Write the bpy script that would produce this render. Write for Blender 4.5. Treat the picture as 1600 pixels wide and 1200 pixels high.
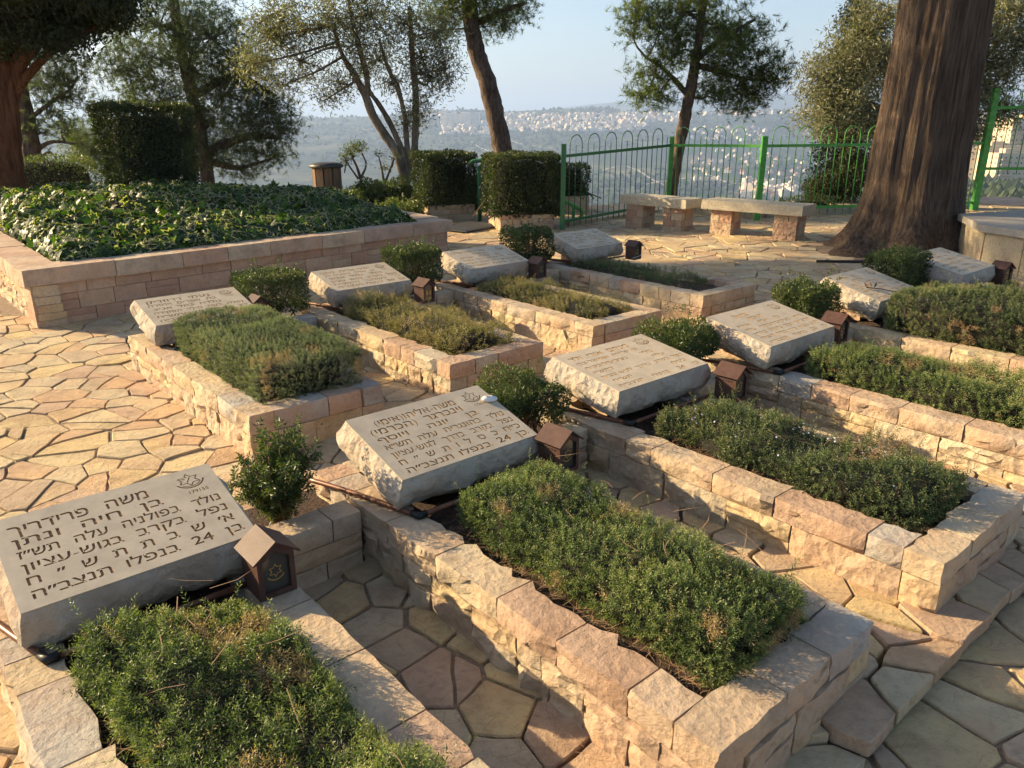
import bpy, math, random
import numpy as np
from mathutils import Vector, Matrix
from mathutils.geometry import delaunay_2d_cdt

for o in list(bpy.data.objects): bpy.data.objects.remove(o)
SC = bpy.context.scene
COL = SC.collection
R = np.random.default_rng(7)
random.seed(7)

# ------------------------------------------------------------------ camera
CAM_Z = 1.64
PITCH = math.atan((600 - 188) / 1209)
cam_d = bpy.data.cameras.new('camera'); cam = bpy.data.objects.new('camera', cam_d); COL.objects.link(cam)
cam_d.sensor_width = 36; cam_d.lens = 1209 / 1600 * 36
cam_d.clip_start = 0.05; cam_d.clip_end = 40000
cam.location = (0, 0, CAM_Z); cam.rotation_euler = (math.pi / 2 - PITCH, 0, 0)
SC.camera = cam
# ------------------------------------------------------------------ sky and sun
SUN_EL = math.radians(21.5); SUN_H = Vector((-0.955, 0.295)).normalized()
SUN_DIR = Vector((SUN_H.x * math.cos(SUN_EL), SUN_H.y * math.cos(SUN_EL), math.sin(SUN_EL)))
w = bpy.data.worlds.new('World'); SC.world = w; w.use_nodes = True
wn = w.node_tree.nodes; wl = w.node_tree.links
sky = wn.new('ShaderNodeTexSky'); sky.sky_type = 'NISHITA'; sky.sun_disc = False
sky.sun_elevation = SUN_EL; sky.sun_rotation = math.atan2(SUN_H.x, SUN_H.y)
sky.altitude = 800; sky.air_density = 1.0; sky.dust_density = 3.2; sky.ozone_density = 1.2
wl.new(sky.outputs[0], wn['Background'].inputs['Color'])
wn['Background'].inputs['Strength'].default_value = 0.08
sd = bpy.data.lights.new('sun', 'SUN'); sd.energy = 5.0; sd.angle = math.radians(0.55); sd.color = (1.0, 0.765, 0.45)
so = bpy.data.objects.new('sun', sd); COL.objects.link(so)
so.rotation_euler = SUN_DIR.to_track_quat('Z', 'Y').to_euler(); so.location = (-20, 8, 12)
# ------------------------------------------------------------------ exposure and render settings
SC.view_settings.view_transform = 'Standard'; SC.view_settings.look = 'None'
SC.view_settings.exposure = 1.45; SC.view_settings.gamma = 1.0
SC.render.engine = 'CYCLES'
cy = SC.cycles
cy.max_bounces = 6; cy.diffuse_bounces = 3; cy.glossy_bounces = 2; cy.transmission_bounces = 4
cy.volume_bounces = 1; cy.transparent_max_bounces = 8
cy.adaptive_threshold = 0.02; cy.use_denoising = True; cy.sample_clamp_indirect = 6
cy.caustics_reflective = False; cy.caustics_refractive = False

# ================================================================== helpers
def nrm(a):
    return a / (np.linalg.norm(a, axis=-1, keepdims=True) + 1e-9)

_T = np.random.default_rng(3).random((32, 32, 32))
def vnoise(P, s=1.0, seed=0.0):
    p = np.asarray(P, float) * s + seed * 7.31 + 100.0
    i = np.floor(p).astype(int); f = p - i; f = f * f * (3 - 2 * f)
    i &= 31; j = (i + 1) & 31
    x, y, z = f[..., 0], f[..., 1], f[..., 2]
    a, b, c = i[..., 0], i[..., 1], i[..., 2]; A, B, C = j[..., 0], j[..., 1], j[..., 2]
    L = lambda u, v, t: u + (v - u) * t
    return L(L(L(_T[a, b, c], _T[A, b, c], x), L(_T[a, B, c], _T[A, B, c], x), y),
             L(L(_T[a, b, C], _T[A, b, C], x), L(_T[a, B, C], _T[A, B, C], x), y), z) * 2 - 1
def fbm(P, s=1.0, oct=3, seed=0):
    v = 0; a = 1.0
    for k in range(oct):
        v = v + a * vnoise(P, s * 2 ** k, seed + k * 1.7); a *= 0.5
    return v

def mesh_of(name, V, F, mat=None, smooth=False, tint=None):
    """V (n,3); F: array (m,k), list of arrays, or list of lists"""
    me = bpy.data.meshes.new(name)
    V = np.asarray(V, np.float32)
    if isinstance(F, np.ndarray): F = [F]
    if len(F) and isinstance(F[0], np.ndarray) and F[0].ndim == 2:
        loops = np.concatenate([f.reshape(-1) for f in F]).astype(np.int32)
        tot = np.concatenate([np.full(len(f), f.shape[1]) for f in F]).astype(np.int32)
    else:
        loops = np.array([i for f in F for i in f], np.int32)
        tot = np.array([len(f) for f in F], np.int32)
    start = np.zeros(len(tot), np.int32); start[1:] = np.cumsum(tot)[:-1]
    me.vertices.add(len(V)); me.vertices.foreach_set('co', V.reshape(-1))
    me.loops.add(len(loops)); me.loops.foreach_set('vertex_index', loops)
    me.polygons.add(len(tot)); me.polygons.foreach_set('loop_start', start)
    me.polygons.foreach_set('use_smooth', np.full(len(tot), bool(smooth)))
    if tint is not None:
        at = me.attributes.new('tint', 'FLOAT', 'POINT'); at.data.foreach_set('value', np.asarray(tint, np.float32))
    me.update(calc_edges=True); me.validate()
    if mat: me.materials.append(mat)
    return me

def link(name, me, parent=None, loc=None):
    o = bpy.data.objects.new(name, me); COL.objects.link(o)
    if parent is not None: o.parent = parent
    if loc is not None: o.location = loc
    return o
def tag(o, label=None, cat=None, group=None, kind=None):
    if label: o['label'] = label
    if cat: o['category'] = cat
    if group: o['group'] = group
    if kind: o['kind'] = kind
    return o
def thing(name, label, cat, loc=(0, 0, 0), group=None):
    o = bpy.data.objects.new(name, None); COL.objects.link(o); o.location = loc; o.empty_display_size = 0.1
    return tag(o, label, cat, group)
def part(name, V, F, mat, parent, smooth=False, tint=None, world=True):
    """mesh part given in world coordinates under a parent that only carries a location"""
    V = np.asarray(V, float)
    if parent is not None and world:
        b = np.zeros(3); p = parent
        while p is not None: b = b + np.array(p.location); p = p.parent
        V = V - b
    return link(name, mesh_of(name, V, F, mat, smooth, tint), parent)

BOXF = np.array([[0, 3, 2, 1], [4, 5, 6, 7], [0, 1, 5, 4], [1, 2, 6, 5], [2, 3, 7, 6], [3, 0, 4, 7]])
def box(c0, ax, ay, az):
    c0, ax, ay, az = [np.array(v, float) for v in (c0, ax, ay, az)]
    return np.array([c0, c0 + ax, c0 + ax + ay, c0 + ay, c0 + az, c0 + ax + az, c0 + ax + ay + az, c0 + ay + az]), BOXF
def merge(lst):
    V = []; F = []; n = 0; T = []
    for it in lst:
        v, f = it[0], it[1]
        V.append(np.asarray(v, float))
        for g in (f if isinstance(f, list) else [f]): F.append(np.asarray(g) + n)
        if len(it) > 2: T.append(it[2])
        n += len(v)
    return (np.concatenate(V), F) if not T else (np.concatenate(V), F, np.concatenate(T))
def tube(pts, rad, seg=8, cap=True, wob=0.0):
    P = np.array(pts, float); n = len(P)
    rad = np.broadcast_to(np.asarray(rad, float), (n,))
    T = nrm(np.gradient(P, axis=0))
    ref = np.array([0, 0, 1.0]) if abs(T[0][2]) < 0.9 else np.array([1.0, 0, 0])
    U = nrm(np.cross(T, ref)); W = np.cross(T, U)
    a = np.linspace(0, 2 * np.pi, seg, endpoint=False)
    ring = np.cos(a)[None, :, None] * U[:, None] + np.sin(a)[None, :, None] * W[:, None]
    V = (P[:, None] + ring * rad[:, None, None])
    if wob: V = V + ring * (vnoise(V, 9.0, 1.0)[..., None] * rad[:, None, None] * wob)
    V = V.reshape(-1, 3)
    i = np.arange(n - 1)[:, None] * seg; j = np.arange(seg)[None, :]; k = (j + 1) % seg
    F = [np.stack([i + j, i + k, i + seg + k, i + seg + j], -1).reshape(-1, 4)]
    if cap:
        F.append(np.arange(seg)[None, ::-1]); F.append((n - 1) * seg + np.arange(seg)[None, :])
    return V, F
def curve_pts(pts, n):
    """smooth resample of a polyline (Catmull-Rom)"""
    P = np.array(pts, float); P = np.concatenate([[2 * P[0] - P[1]], P, [2 * P[-1] - P[-2]]])
    m = len(P) - 3; out = []
    for t in np.linspace(0, m - 1e-6, n):
        k = int(t); u = t - k; a, b, c, d_ = P[k:k + 4]
        out.append(0.5 * ((2 * b) + (c - a) * u + (2 * a - 5 * b + 4 * c - d_) * u * u + (3 * b - a - 3 * c + d_) * u ** 3))
    return np.array(out)

# ---- foliage
def leaf_batch(P, Dr, L, W, rng, fold=0.15, tint=None):
    n = len(P); Dr = nrm(Dr); L = np.broadcast_to(L, (n,))[:, None]; W = np.broadcast_to(W, (n,))[:, None]
    S = nrm(np.cross(Dr, rng.normal(size=(n, 3)))); N = np.cross(S, Dr)
    m = P + Dr * L * 0.45 - N * L * fold
    V = np.stack([P, m + S * W / 2, P + Dr * L, m - S * W / 2], 1).reshape(-1, 3)
    F = np.arange(n * 4).reshape(n, 4)
    t = np.repeat(rng.random(n) if tint is None else tint, 4)
    return V, F, t
def sprigs(P, A, Ln, k, lL, lW, rng, spread=0.9, base_tint=None):
    n = len(P); A = nrm(A); U = nrm(np.cross(A, rng.normal(size=(n, 3)))); Vv = np.cross(A, U)
    t = np.linspace(0.12, 1, k)
    ang = np.arange(k) * 2.4 + rng.random((n, 1)) * 6.28
    rad = np.cos(ang)[..., None] * U[:, None] + np.sin(ang)[..., None] * Vv[:, None]
    pos = P[:, None] + A[:, None] * (Ln[:, None] * t)[..., None]
    dr = A[:, None] * (0.25 + 0.75 * t ** 2)[None, :, None] + rad * spread
    bt = rng.random(n) * 0.45 if base_tint is None else base_tint
    tint = np.minimum(bt[:, None] + 0.42 * t[None, :] ** 2, np.where(bt[:, None] > .9, 1.0, .78)) + rng.random((n, k)) * 0.12  # sprig bases tinted darker as shaded crevices; pale tips are fresh growth
    sz = (1 - 0.4 * t)[None, :] * (0.8 + 0.4 * rng.random((n, k)))
    return leaf_batch(pos.reshape(-1, 3), dr.reshape(-1, 3), (lL * sz).reshape(-1), (lW * sz).reshape(-1), rng, 0.12, np.clip(tint.reshape(-1), 0, 1))
def sample_rbox(n, a, b, c, r, rng, bottom=False):
    """points and normals on a rounded box with half sizes a,b,c"""
    areas = np.array([b * c, b * c, a * c, a * c, a * b, a * b if bottom else 0.0]); f = rng.choice(6, n, p=areas / areas.sum())
    q = rng.random((n, 3)) * 2 - 1
    for k, (axis, s) in enumerate([(0, 1), (0, -1), (1, 1), (1, -1), (2, 1), (2, -1)]): q[f == k, axis] = s
    p = q * np.array([a, b, c]); inner = np.clip(p, -np.array([a - r, b - r, c - r]), np.array([a - r, b - r, c - r]))
    dv = p - inner; N = nrm(dv); bad = np.linalg.norm(dv, axis=1) < 1e-6
    return inner + N * r, N
def core_box(a, b, c, pw=0.4, nu=20, nv=10):
    u = np.linspace(0, 2 * np.pi, nu, endpoint=False); v = np.linspace(-np.pi / 2, np.pi / 2, nv)
    U, V_ = np.meshgrid(u, v); d3 = np.stack([np.cos(V_) * np.cos(U), np.cos(V_) * np.sin(U), np.sin(V_)], -1)
    P = (np.sign(d3) * np.abs(d3) ** pw * np.array([a, b, c])).reshape(-1, 3)
    i = np.arange(nv - 1)[:, None] * nu; j = np.arange(nu)[None]; k = (j + 1) % nu
    return P, np.stack([i + j, i + k, i + nu + k, i + nu + j], -1).reshape(-1, 4)

# ================================================================== materials
def mat_new(name):
    m = bpy.data.materials.new(name); m.use_nodes = True
    nt = m.node_tree; return m, nt.nodes, nt.links, nt.nodes['Principled BSDF']
def ramp(n, cols, interp='LINEAR'):
    r = n.new('ShaderNodeValToRGB'); e = r.color_ramp; e.interpolation = interp
    while len(e.elements) < len(cols): e.elements.new(0.5)
    for k, c in enumerate(cols):
        if len(c) == 4: e.elements[k].position = c[0]; e.elements[k].color = (*c[1:], 1)
        else: e.elements[k].position = k / max(1, len(cols) - 1) if interp == 'LINEAR' else k / len(cols); e.elements[k].color = (*c, 1)
    return r
def noise(n, l, vec, scale, detail=4, rough=0.55, dist=0.0):
    t = n.new('ShaderNodeTexNoise'); t.inputs['Scale'].default_value = scale; t.inputs['Detail'].default_value = detail
    t.inputs['Roughness'].default_value = rough; t.inputs['Distortion'].default_value = dist
    if vec is not None: l.new(vec, t.inputs['Vector'])
    return t
def mixc(n, l, typ, fac, a, b):
    m = n.new('ShaderNodeMix'); m.data_type = 'RGBA'; m.blend_type = typ
    for s, v in ((0, fac), (6, a), (7, b)):
        if hasattr(v, 'is_linked') or hasattr(v, 'links'): l.new(v, m.inputs[s])
        elif isinstance(v, (int, float)): m.inputs[s].default_value = v
        else: m.inputs[s].default_value = (*v, 1)
    return m.outputs[2]
def bump(n, l, h, strength, dist, prev=None):
    b = n.new('ShaderNodeBump'); b.inputs['Strength'].default_value = strength; b.inputs['Distance'].default_value = dist
    l.new(h, b.inputs['Height'])
    if prev is not None: l.new(prev, b.inputs['Normal'])
    return b.outputs[0]
def obj_vec(n, l, k=31.0):
    tc = n.new('ShaderNodeTexCoord'); oi = n.new('ShaderNodeObjectInfo')
    mul = n.new('ShaderNodeMath'); mul.operation = 'MULTIPLY'; mul.inputs[1].default_value = k; l.new(oi.outputs['Random'], mul.inputs[0])
    add = n.new('ShaderNodeVectorMath'); add.operation = 'ADD'; l.new(tc.outputs['Object'], add.inputs[0]); l.new(mul.outputs[0], add.inputs[1])
    return add.outputs[0], oi.outputs['Random']
def stone_mat(name, cols, chip=0.5, chip_scale=16, fine=0.35, stain=0.5, rough=0.88, use_attr=False, layer=None, scale=1.0):
    m, n, l, p = mat_new(name); vec, rnd = obj_vec(n, l)
    if use_attr:
        a = n.new('ShaderNodeAttribute'); a.attribute_name = 'tint'; rnd = a.outputs['Fac']
    r = ramp(n, cols, 'CONSTANT'); l.new(rnd, r.inputs[0]); base = r.outputs[0]
    n1 = noise(n, l, vec, 5 * scale, 6, 0.65); r1 = ramp(n, [(0.3, .50, .46, .43), (0.5, 1, 1, 1), (0.72, 1.22, 1.10, .93)]); l.new(n1.outputs['Fac'], r1.inputs[0])
    base = mixc(n, l, 'MULTIPLY', stain, base, r1.outputs[0])
    n2 = noise(n, l, vec, 38 * scale, 8, 0.7); r2 = ramp(n, [(0.25, .55, .5, .46), (0.5, 1, 1, 1), (0.8, 1.1, 1.1, 1.1)]); l.new(n2.outputs['Fac'], r2.inputs[0])
    base = mixc(n, l, 'MULTIPLY', 0.6, base, r2.outputs[0])
    n3 = noise(n, l, vec, 2.3 * scale, 3, 0.6); r3 = ramp(n, [(0.45, 0, 0, 0), (0.62, 1, 1, 1)]); l.new(n3.outputs['Fac'], r3.inputs[0])
    base = mixc(n, l, 'MIX', mixf(n, l, r3.outputs[0], 0.45), base, (.40, .25, .16))
    l.new(base, p.inputs['Base Color']); p.inputs['Roughness'].default_value = rough; p.inputs['Specular IOR Level'].default_value = 0.25
    v = n.new('ShaderNodeTexVoronoi'); v.feature = 'SMOOTH_F1'; v.inputs['Scale'].default_value = chip_scale; v.inputs['Smoothness'].default_value = 0.25
    nd = noise(n, l, vec, 7, 3, 0.5); dv = n.new('ShaderNodeVectorMath'); dv.operation = 'SCALE'; dv.inputs['Scale'].default_value = 0.12
    l.new(nd.outputs['Color'], dv.inputs[0]); ad = n.new('ShaderNodeVectorMath'); l.new(vec, ad.inputs[0]); l.new(dv.outputs[0], ad.inputs[1]); l.new(ad.outputs[0], v.inputs['Vector'])
    nb = bump(n, l, v.outputs['Distance'], chip, 0.03)
    if layer:
        mp = n.new('ShaderNodeMapping'); mp.inputs['Scale'].default_value = layer; l.new(vec, mp.inputs[0])
        nl = noise(n, l, mp.outputs[0], 6, 7, 0.65, 0.6); nb = bump(n, l, nl.outputs['Fac'], 0.55, 0.022, nb)
    nb = bump(n, l, n2.outputs['Fac'], fine, 0.012, nb)
    l.new(nb, p.inputs['Normal'])
    return m
def mixf(n, l, sock, k):
    m = n.new('ShaderNodeMath'); m.operation = 'MULTIPLY'; m.inputs[1].default_value = k; l.new(sock, m.inputs[0]); return m.outputs[0]
def leaf_mat(name, cols, trans=0.35, rough=0.45, spec=0.35, tcol=None):
    m, n, l, p = mat_new(name)
    a = n.new('ShaderNodeAttribute'); a.attribute_name = 'tint'; r = ramp(n, cols); l.new(a.outputs['Fac'], r.inputs[0])
    l.new(r.outputs[0], p.inputs['Base Color']); p.inputs['Roughness'].default_value = rough; p.inputs['Specular IOR Level'].default_value = spec
    t = n.new('ShaderNodeBsdfTranslucent'); l.new(mixc(n, l, 'MULTIPLY', 1.0, r.outputs[0], tcol or (1.3, 1.5, .6)), t.inputs['Color'])
    mx = n.new('ShaderNodeMixShader'); mx.inputs[0].default_value = trans
    l.new(p.outputs[0], mx.inputs[1]); l.new(t.outputs[0], mx.inputs[2]); l.new(mx.outputs[0], n['Material Output'].inputs['Surface'])
    return m
def plain(name, col, rough=0.7, metal=0.0, spec=0.4, nscale=None, namt=0.25, bstr=0.2, stretch=None, col2=None):
    m, n, l, p = mat_new(name); p.inputs['Base Color'].default_value = (*col, 1)
    p.inputs['Roughness'].default_value = rough; p.inputs['Metallic'].default_value = metal; p.inputs['Specular IOR Level'].default_value = spec
    if nscale:
        vec, rnd = obj_vec(n, l)
        if stretch:
            mp = n.new('ShaderNodeMapping'); mp.inputs['Scale'].default_value = stretch; l.new(vec, mp.inputs[0]); vec = mp.outputs[0]
        t = noise(n, l, vec, nscale, 6, 0.65)
        c2 = col2 or tuple(c * (1 - namt) for c in col); r = ramp(n, [(0.35, *c2), (0.65, *col)]); l.new(t.outputs['Fac'], r.inputs[0])
        l.new(r.outputs[0], p.inputs['Base Color']); l.new(bump(n, l, t.outputs['Fac'], bstr, 0.02), p.inputs['Normal'])
    return m
def bark_mat(name, c1, c2, sx=14, sz=1.2, b=0.8, dist=0.05):
    m, n, l, p = mat_new(name); tc = n.new('ShaderNodeTexCoord'); mp = n.new('ShaderNodeMapping'); mp.inputs['Scale'].default_value = (sx, sx, sz); l.new(tc.outputs['Object'], mp.inputs[0])
    t = noise(n, l, mp.outputs[0], 1.0, 8, 0.7, 0.4); r = ramp(n, [(0.35, *c1), (0.65, *c2)]); l.new(t.outputs['Fac'], r.inputs[0])
    t2 = noise(n, l, tc.outputs['Object'], 1.3, 3, 0.6); r2 = ramp(n, [(0.35, .7, .66, .62), (0.65, 1.1, 1.05, 1.0)]); l.new(t2.outputs['Fac'], r2.inputs[0])
    l.new(mixc(n, l, 'MULTIPLY', 0.7, r.outputs[0], r2.outputs[0]), p.inputs['Base Color']); p.inputs['Roughness'].default_value = 0.92; p.inputs['Specular IOR Level'].default_value = 0.15
    mp2 = n.new('ShaderNodeMapping'); mp2.inputs['Scale'].default_value = (sx * 3.2, sx * 3.2, sz * 2.2); l.new(tc.outputs['Object'], mp2.inputs[0]); t3 = noise(n, l, mp2.outputs[0], 1.0, 6, 0.7, 0.3)
    l.new(bump(n, l, t3.outputs['Fac'], b * .7, dist * .4, bump(n, l, t.outputs['Fac'], b, dist)), p.inputs['Normal']); return m

CREAM, YEL, PINK, GREY, ROSE, SAND = (.52, .43, .30), (.54, .42, .25), (.46, .30, .21), (.42, .39, .34), (.45, .30, .215), (.50, .39, .27)
M = {}
M['wall'] = stone_mat('rock_faced_limestone', [CREAM, YEL, SAND, (.49, .36, .25), CREAM, (.50, .39, .25), YEL, (.47, .39, .28), (.48, .34, .24)], chip=0.45, chip_scale=21, fine=0.85)
M['cap'] = stone_mat('coping_limestone', [CREAM, (.50, .38, .27), SAND, GREY, (.52, .42, .27), (.47, .33, .235), (.53, .43, .29), (.46, .40, .31), SAND], chip=0.16, chip_scale=30, fine=0.8, stain=0.75)
M['pcap'] = stone_mat('pale_pink_coping', [(.49, .37, .27), (.47, .33, .24), (.50, .40, .29), (.46, .34, .26)], chip=0.2, chip_scale=14, fine=0.6, stain=0.7)
M['planter'] = stone_mat('sawn_pink_limestone', [(.47, .32, .22), (.50, .37, .26), (.44, .28, .19), (.48, .34, .24), (.52, .41, .27), (.43, .28, .20), (.50, .39, .27)], chip=0.25, chip_scale=14, fine=0.5, stain=0.7)
M['flag'] = stone_mat('flagstone', [(.56, .45, .28), (.60, .46, .24), (.55, .42, .245), (.53, .37, .22), (.57, .45, .26), (.50, .36, .245), (.55, .45, .29), (.49, .40, .27), (.57, .42, .22)], chip=0.08, chip_scale=13, fine=1.0, stain=0.7, layer=(1.5, 4, 4))
M['flag_far'] = stone_mat('flagstone_field', [(.56, .45, .28), (.60, .46, .24), (.55, .42, .245), (.53, .37, .22), (.57, .45, .26), (.50, .36, .245), (.55, .45, .29), (.49, .40, .27), (.57, .42, .22)], chip=0.08, chip_scale=13, fine=1.0, stain=0.7, use_attr=True, layer=(1.5, 4, 4))
M['flag_plaza'] = stone_mat('plaza_flagstone', [(.54, .38, .27), (.52, .30, .20), (.55, .43, .31), (.49, .26, .175), (.55, .44, .28), (.54, .36, .26)], chip=0.03, chip_scale=7, fine=0.55, stain=0.7, layer=(1.5, 4, 4))
M['flag_yellow'] = stone_mat('pale_flagstone', [(.50, .42, .27), (.48, .43, .32), (.47, .40, .29)], chip=0.03, chip_scale=7, fine=0.55, stain=0.6, layer=(1.5, 4, 4))
M['mortar'] = plain('earthy_mortar', (.30, .215, .14), 0.95, nscale=30, namt=0.5, bstr=0.5)
M['soil'] = plain('bed_soil', (.085, .05, .032), 0.97, nscale=60, namt=0.6, bstr=0.9)
M['face'] = plain('honed_limestone', (.57, .475, .345), 0.62, spec=0.3, nscale=13, namt=0.2, bstr=0.05)
M['slab'] = stone_mat('rough_grey_limestone', [(.50, .44, .355), (.47, .425, .355)], chip=0.42, chip_scale=22, fine=1.0, stain=0.5)
M['gold'] = plain('gilded_letter_paint', (.50, .29, .075), 0.5, spec=0.4, nscale=60, namt=0.5, bstr=0.1)
M['letter_floor'] = plain('brown_letter_paint', (.32, .185, .075), 0.6, nscale=60, namt=0.5, bstr=0.1)  # letter floors, browner and darker than the gold letter walls
M['lantern'] = plain('brown_painted_metal', (.062, .030, .023), 0.58, 0.0, spec=0.25, nscale=22, namt=0.35, bstr=0.08, col2=(.095, .05, .037))
M['glass'] = plain('dusty_lantern_glass', (.045, .045, .04), 0.12, spec=0.6)
M['brass'] = plain('brass_mark', (.42, .30, .08), 0.4, 0.5)
M['copper'] = plain('brown_pipe', (.20, .085, .045), 0.38, 0.2, nscale=25, namt=0.4, bstr=0.05)
M['black'] = plain('black_plastic', (.012, .012, .012), 0.5)
M['green'] = plain('green_enamel', (.085, .36, .06), 0.45, 0.0, spec=0.4, nscale=14, namt=0.35, bstr=0.06)
M['dgreen'] = plain('dark_green_enamel', (.03, .15, .05), 0.42, 0.0, spec=0.5, nscale=8, namt=0.2, bstr=0.02)
M['concrete'] = plain('bench_limestone', (.54, .47, .34), 0.9, nscale=30, namt=0.25, bstr=0.5)
M['pedestal'] = stone_mat('bench_block_stone', [(.44, .30, .20), (.48, .38, .26), (.40, .25, .17), (.46, .35, .24)], chip=0.5, chip_scale=18, fine=0.4)
M['tomb'] = stone_mat('bush_hammered_stone', [(.46, .37, .23), (.44, .36, .24)], chip=0.3, chip_scale=60, fine=0.6)
M['tombtop'] = plain('tomb_slab', (.36, .32, .265), 0.75, nscale=14, namt=0.2, bstr=0.1)
M['wood'] = plain('weathered_wood', (.24, .15, .085), 0.85, nscale=6, namt=0.5, bstr=0.4, stretch=(12, 12, 1))
M['lid'] = plain('dark_bin_lid', (.06, .055, .05), 0.5, nscale=12)
M['rubber'] = plain('grey_rubber_mat', (.10, .105, .11), 0.85, nscale=60, bstr=0.3)
M['white'] = plain('white_painted_pebble', (.72, .70, .66), 0.5)
M['ink'] = plain('black_ink', (.02, .02, .02), 0.6)
M['straw'] = plain('dry_needles', (.30, .185, .10), 0.8)
M['twig'] = plain('brown_twigs', (.13, .085, .055), 0.9)
M['bark_red'] = bark_mat('stringy_cypress_bark', (.06, .043, .032), (.26, .19, .138), 30, 1.3, 1.0, 0.10)
M['bark_left'] = bark_mat('reddish_cypress_bark', (.07, .03, .016), (.24, .115, .06), 18, 1.0, 0.9, 0.05)
M['bark_pine'] = bark_mat('pine_bark', (.055, .04, .032), (.22, .165, .13), 14, 5, 0.9, 0.05)
M['bark_olive'] = bark_mat('olive_bark', (.10, .085, .065), (.30, .25, .19), 10, 4, 0.6, 0.03)
M['core'] = plain('shaded_undergrowth', (.030, .028, .016), 0.98, nscale=40, namt=0.5, bstr=0.8)  # near-black solid filler; shade inside the foliage is put into its colour
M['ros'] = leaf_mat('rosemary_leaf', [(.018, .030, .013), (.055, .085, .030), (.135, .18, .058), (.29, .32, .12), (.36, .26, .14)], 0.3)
M['ros2'] = leaf_mat('grey_green_leaf', [(.026, .038, .021), (.075, .10, .052), (.165, .20, .10), (.29, .32, .175), (.34, .26, .15)], 0.25)
M['ros3'] = leaf_mat('yellowing_leaf', [(.035, .04, .015), (.11, .115, .036), (.24, .21, .08), (.34, .28, .13), (.42, .31, .17)], 0.25)
M['ros4'] = leaf_mat('dark_creeper_leaf', [(.016, .026, .012), (.045, .07, .028), (.105, .14, .05), (.21, .23, .095), (.30, .21, .12)], 0.22)
M['shrub'] = leaf_mat('shrub_leaf', [(.028, .045, .016), (.055, .085, .026), (.11, .14, .036), (.22, .19, .075)], 0.25)
M['hedge'] = leaf_mat('hedge_leaf', [(.024, .036, .015), (.045, .065, .024), (.085, .105, .034), (.16, .14, .055)], 0.25, 0.45, 0.3)
M['juniper'] = leaf_mat('juniper_leaf', [(.05, .07, .02), (.10, .13, .035), (.17, .20, .05), (.24, .25, .08)], 0.3)
M['olive'] = leaf_mat('olive_leaf', [(.10, .10, .058), (.18, .175, .10), (.28, .275, .17), (.44, .43, .31)], 0.3, 0.45)
M['pine'] = leaf_mat('pine_needle', [(.045, .065, .02), (.09, .12, .033), (.17, .21, .05), (.29, .30, .08)], 0.45, 0.5)
M['pine_dark'] = leaf_mat('dark_pine_needle', [(.07, .088, .052), (.12, .15, .078), (.18, .21, .105), (.26, .28, .14)], 0.45, 0.5)
M['cyp'] = leaf_mat('cypress_foliage', [(.018, .028, .012), (.032, .048, .018), (.055, .075, .025), (.09, .11, .04)], 0.15, 0.6)
M['flower'] = plain('pale_flower', (.55, .55, .72), 0.7)
def ivy_mat():
    m, n, l, p = mat_new('variegated_ivy_leaf')
    a = n.new('ShaderNodeAttribute'); a.attribute_name = 'tint'; fr = n.new('ShaderNodeMath'); fr.operation = 'FRACT'; l.new(a.outputs['Fac'], fr.inputs[0])
    fl = n.new('ShaderNodeMath'); fl.operation = 'FLOOR'; l.new(a.outputs['Fac'], fl.inputs[0]); dv = n.new('ShaderNodeMath'); dv.operation = 'DIVIDE'; dv.inputs[1].default_value = 10; l.new(fl.outputs[0], dv.inputs[0])
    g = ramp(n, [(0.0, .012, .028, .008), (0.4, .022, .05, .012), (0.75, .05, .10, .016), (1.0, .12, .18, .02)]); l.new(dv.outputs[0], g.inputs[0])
    tc = n.new('ShaderNodeTexCoord'); nz = noise(n, l, tc.outputs['Object'], 45, 3, 0.6)
    sm = n.new('ShaderNodeMath'); sm.operation = 'MULTIPLY_ADD'; sm.inputs[1].default_value = 0.5; l.new(nz.outputs['Fac'], sm.inputs[0]); l.new(fr.outputs[0], sm.inputs[2])
    e = ramp(n, [(0.93, 0, 0, 0), (1.0, 1, 1, 1)]); l.new(sm.outputs[0], e.inputs[0])
    # only some leaves are variegated
    gt = n.new('ShaderNodeMath'); gt.operation = 'LESS_THAN'; gt.inputs[1].default_value = 0.36; l.new(dv.outputs[0], gt.inputs[0])
    mm = n.new('ShaderNodeMath'); mm.operation = 'MULTIPLY'; l.new(e.outputs[0], mm.inputs[0]); l.new(gt.outputs[0], mm.inputs[1])
    c = mixc(n, l, 'MIX', mm.outputs[0], g.outputs[0], (.33, .32, .17))
    l.new(c, p.inputs['Base Color']); p.inputs['Roughness'].default_value = 0.46; p.inputs['Specular IOR Level'].default_value = 0.3
    t = n.new('ShaderNodeBsdfTranslucent'); l.new(mixc(n, l, 'MULTIPLY', 1.0, c, (1.7, 2.0, .5)), t.inputs['Color'])
    mx = n.new('ShaderNodeMixShader'); mx.inputs[0].default_value = 0.35
    l.new(p.outputs[0], mx.inputs[1]); l.new(t.outputs[0], mx.inputs[2]); l.new(mx.outputs[0], n['Material Output'].inputs['Surface'])
    return m
M['ivy'] = ivy_mat()

# ================================================================== layout frame of the graves
ANG = math.radians(40.7)
DV = np.array([math.sin(ANG), -math.cos(ANG), 0.0])     # head -> foot
EV = np.array([math.cos(ANG), math.sin(ANG), 0.0])      # along a row
ZV = np.array([0, 0, 1.0])
def W3(D, E, z): return DV * D + EV * E + ZV * z
def gz(x): return 0.02 * max(0.0, x - 0.5)
def gza(x): return 0.02 * np.maximum(0.0, np.asarray(x) - 0.5)
PW = 0.78
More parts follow.
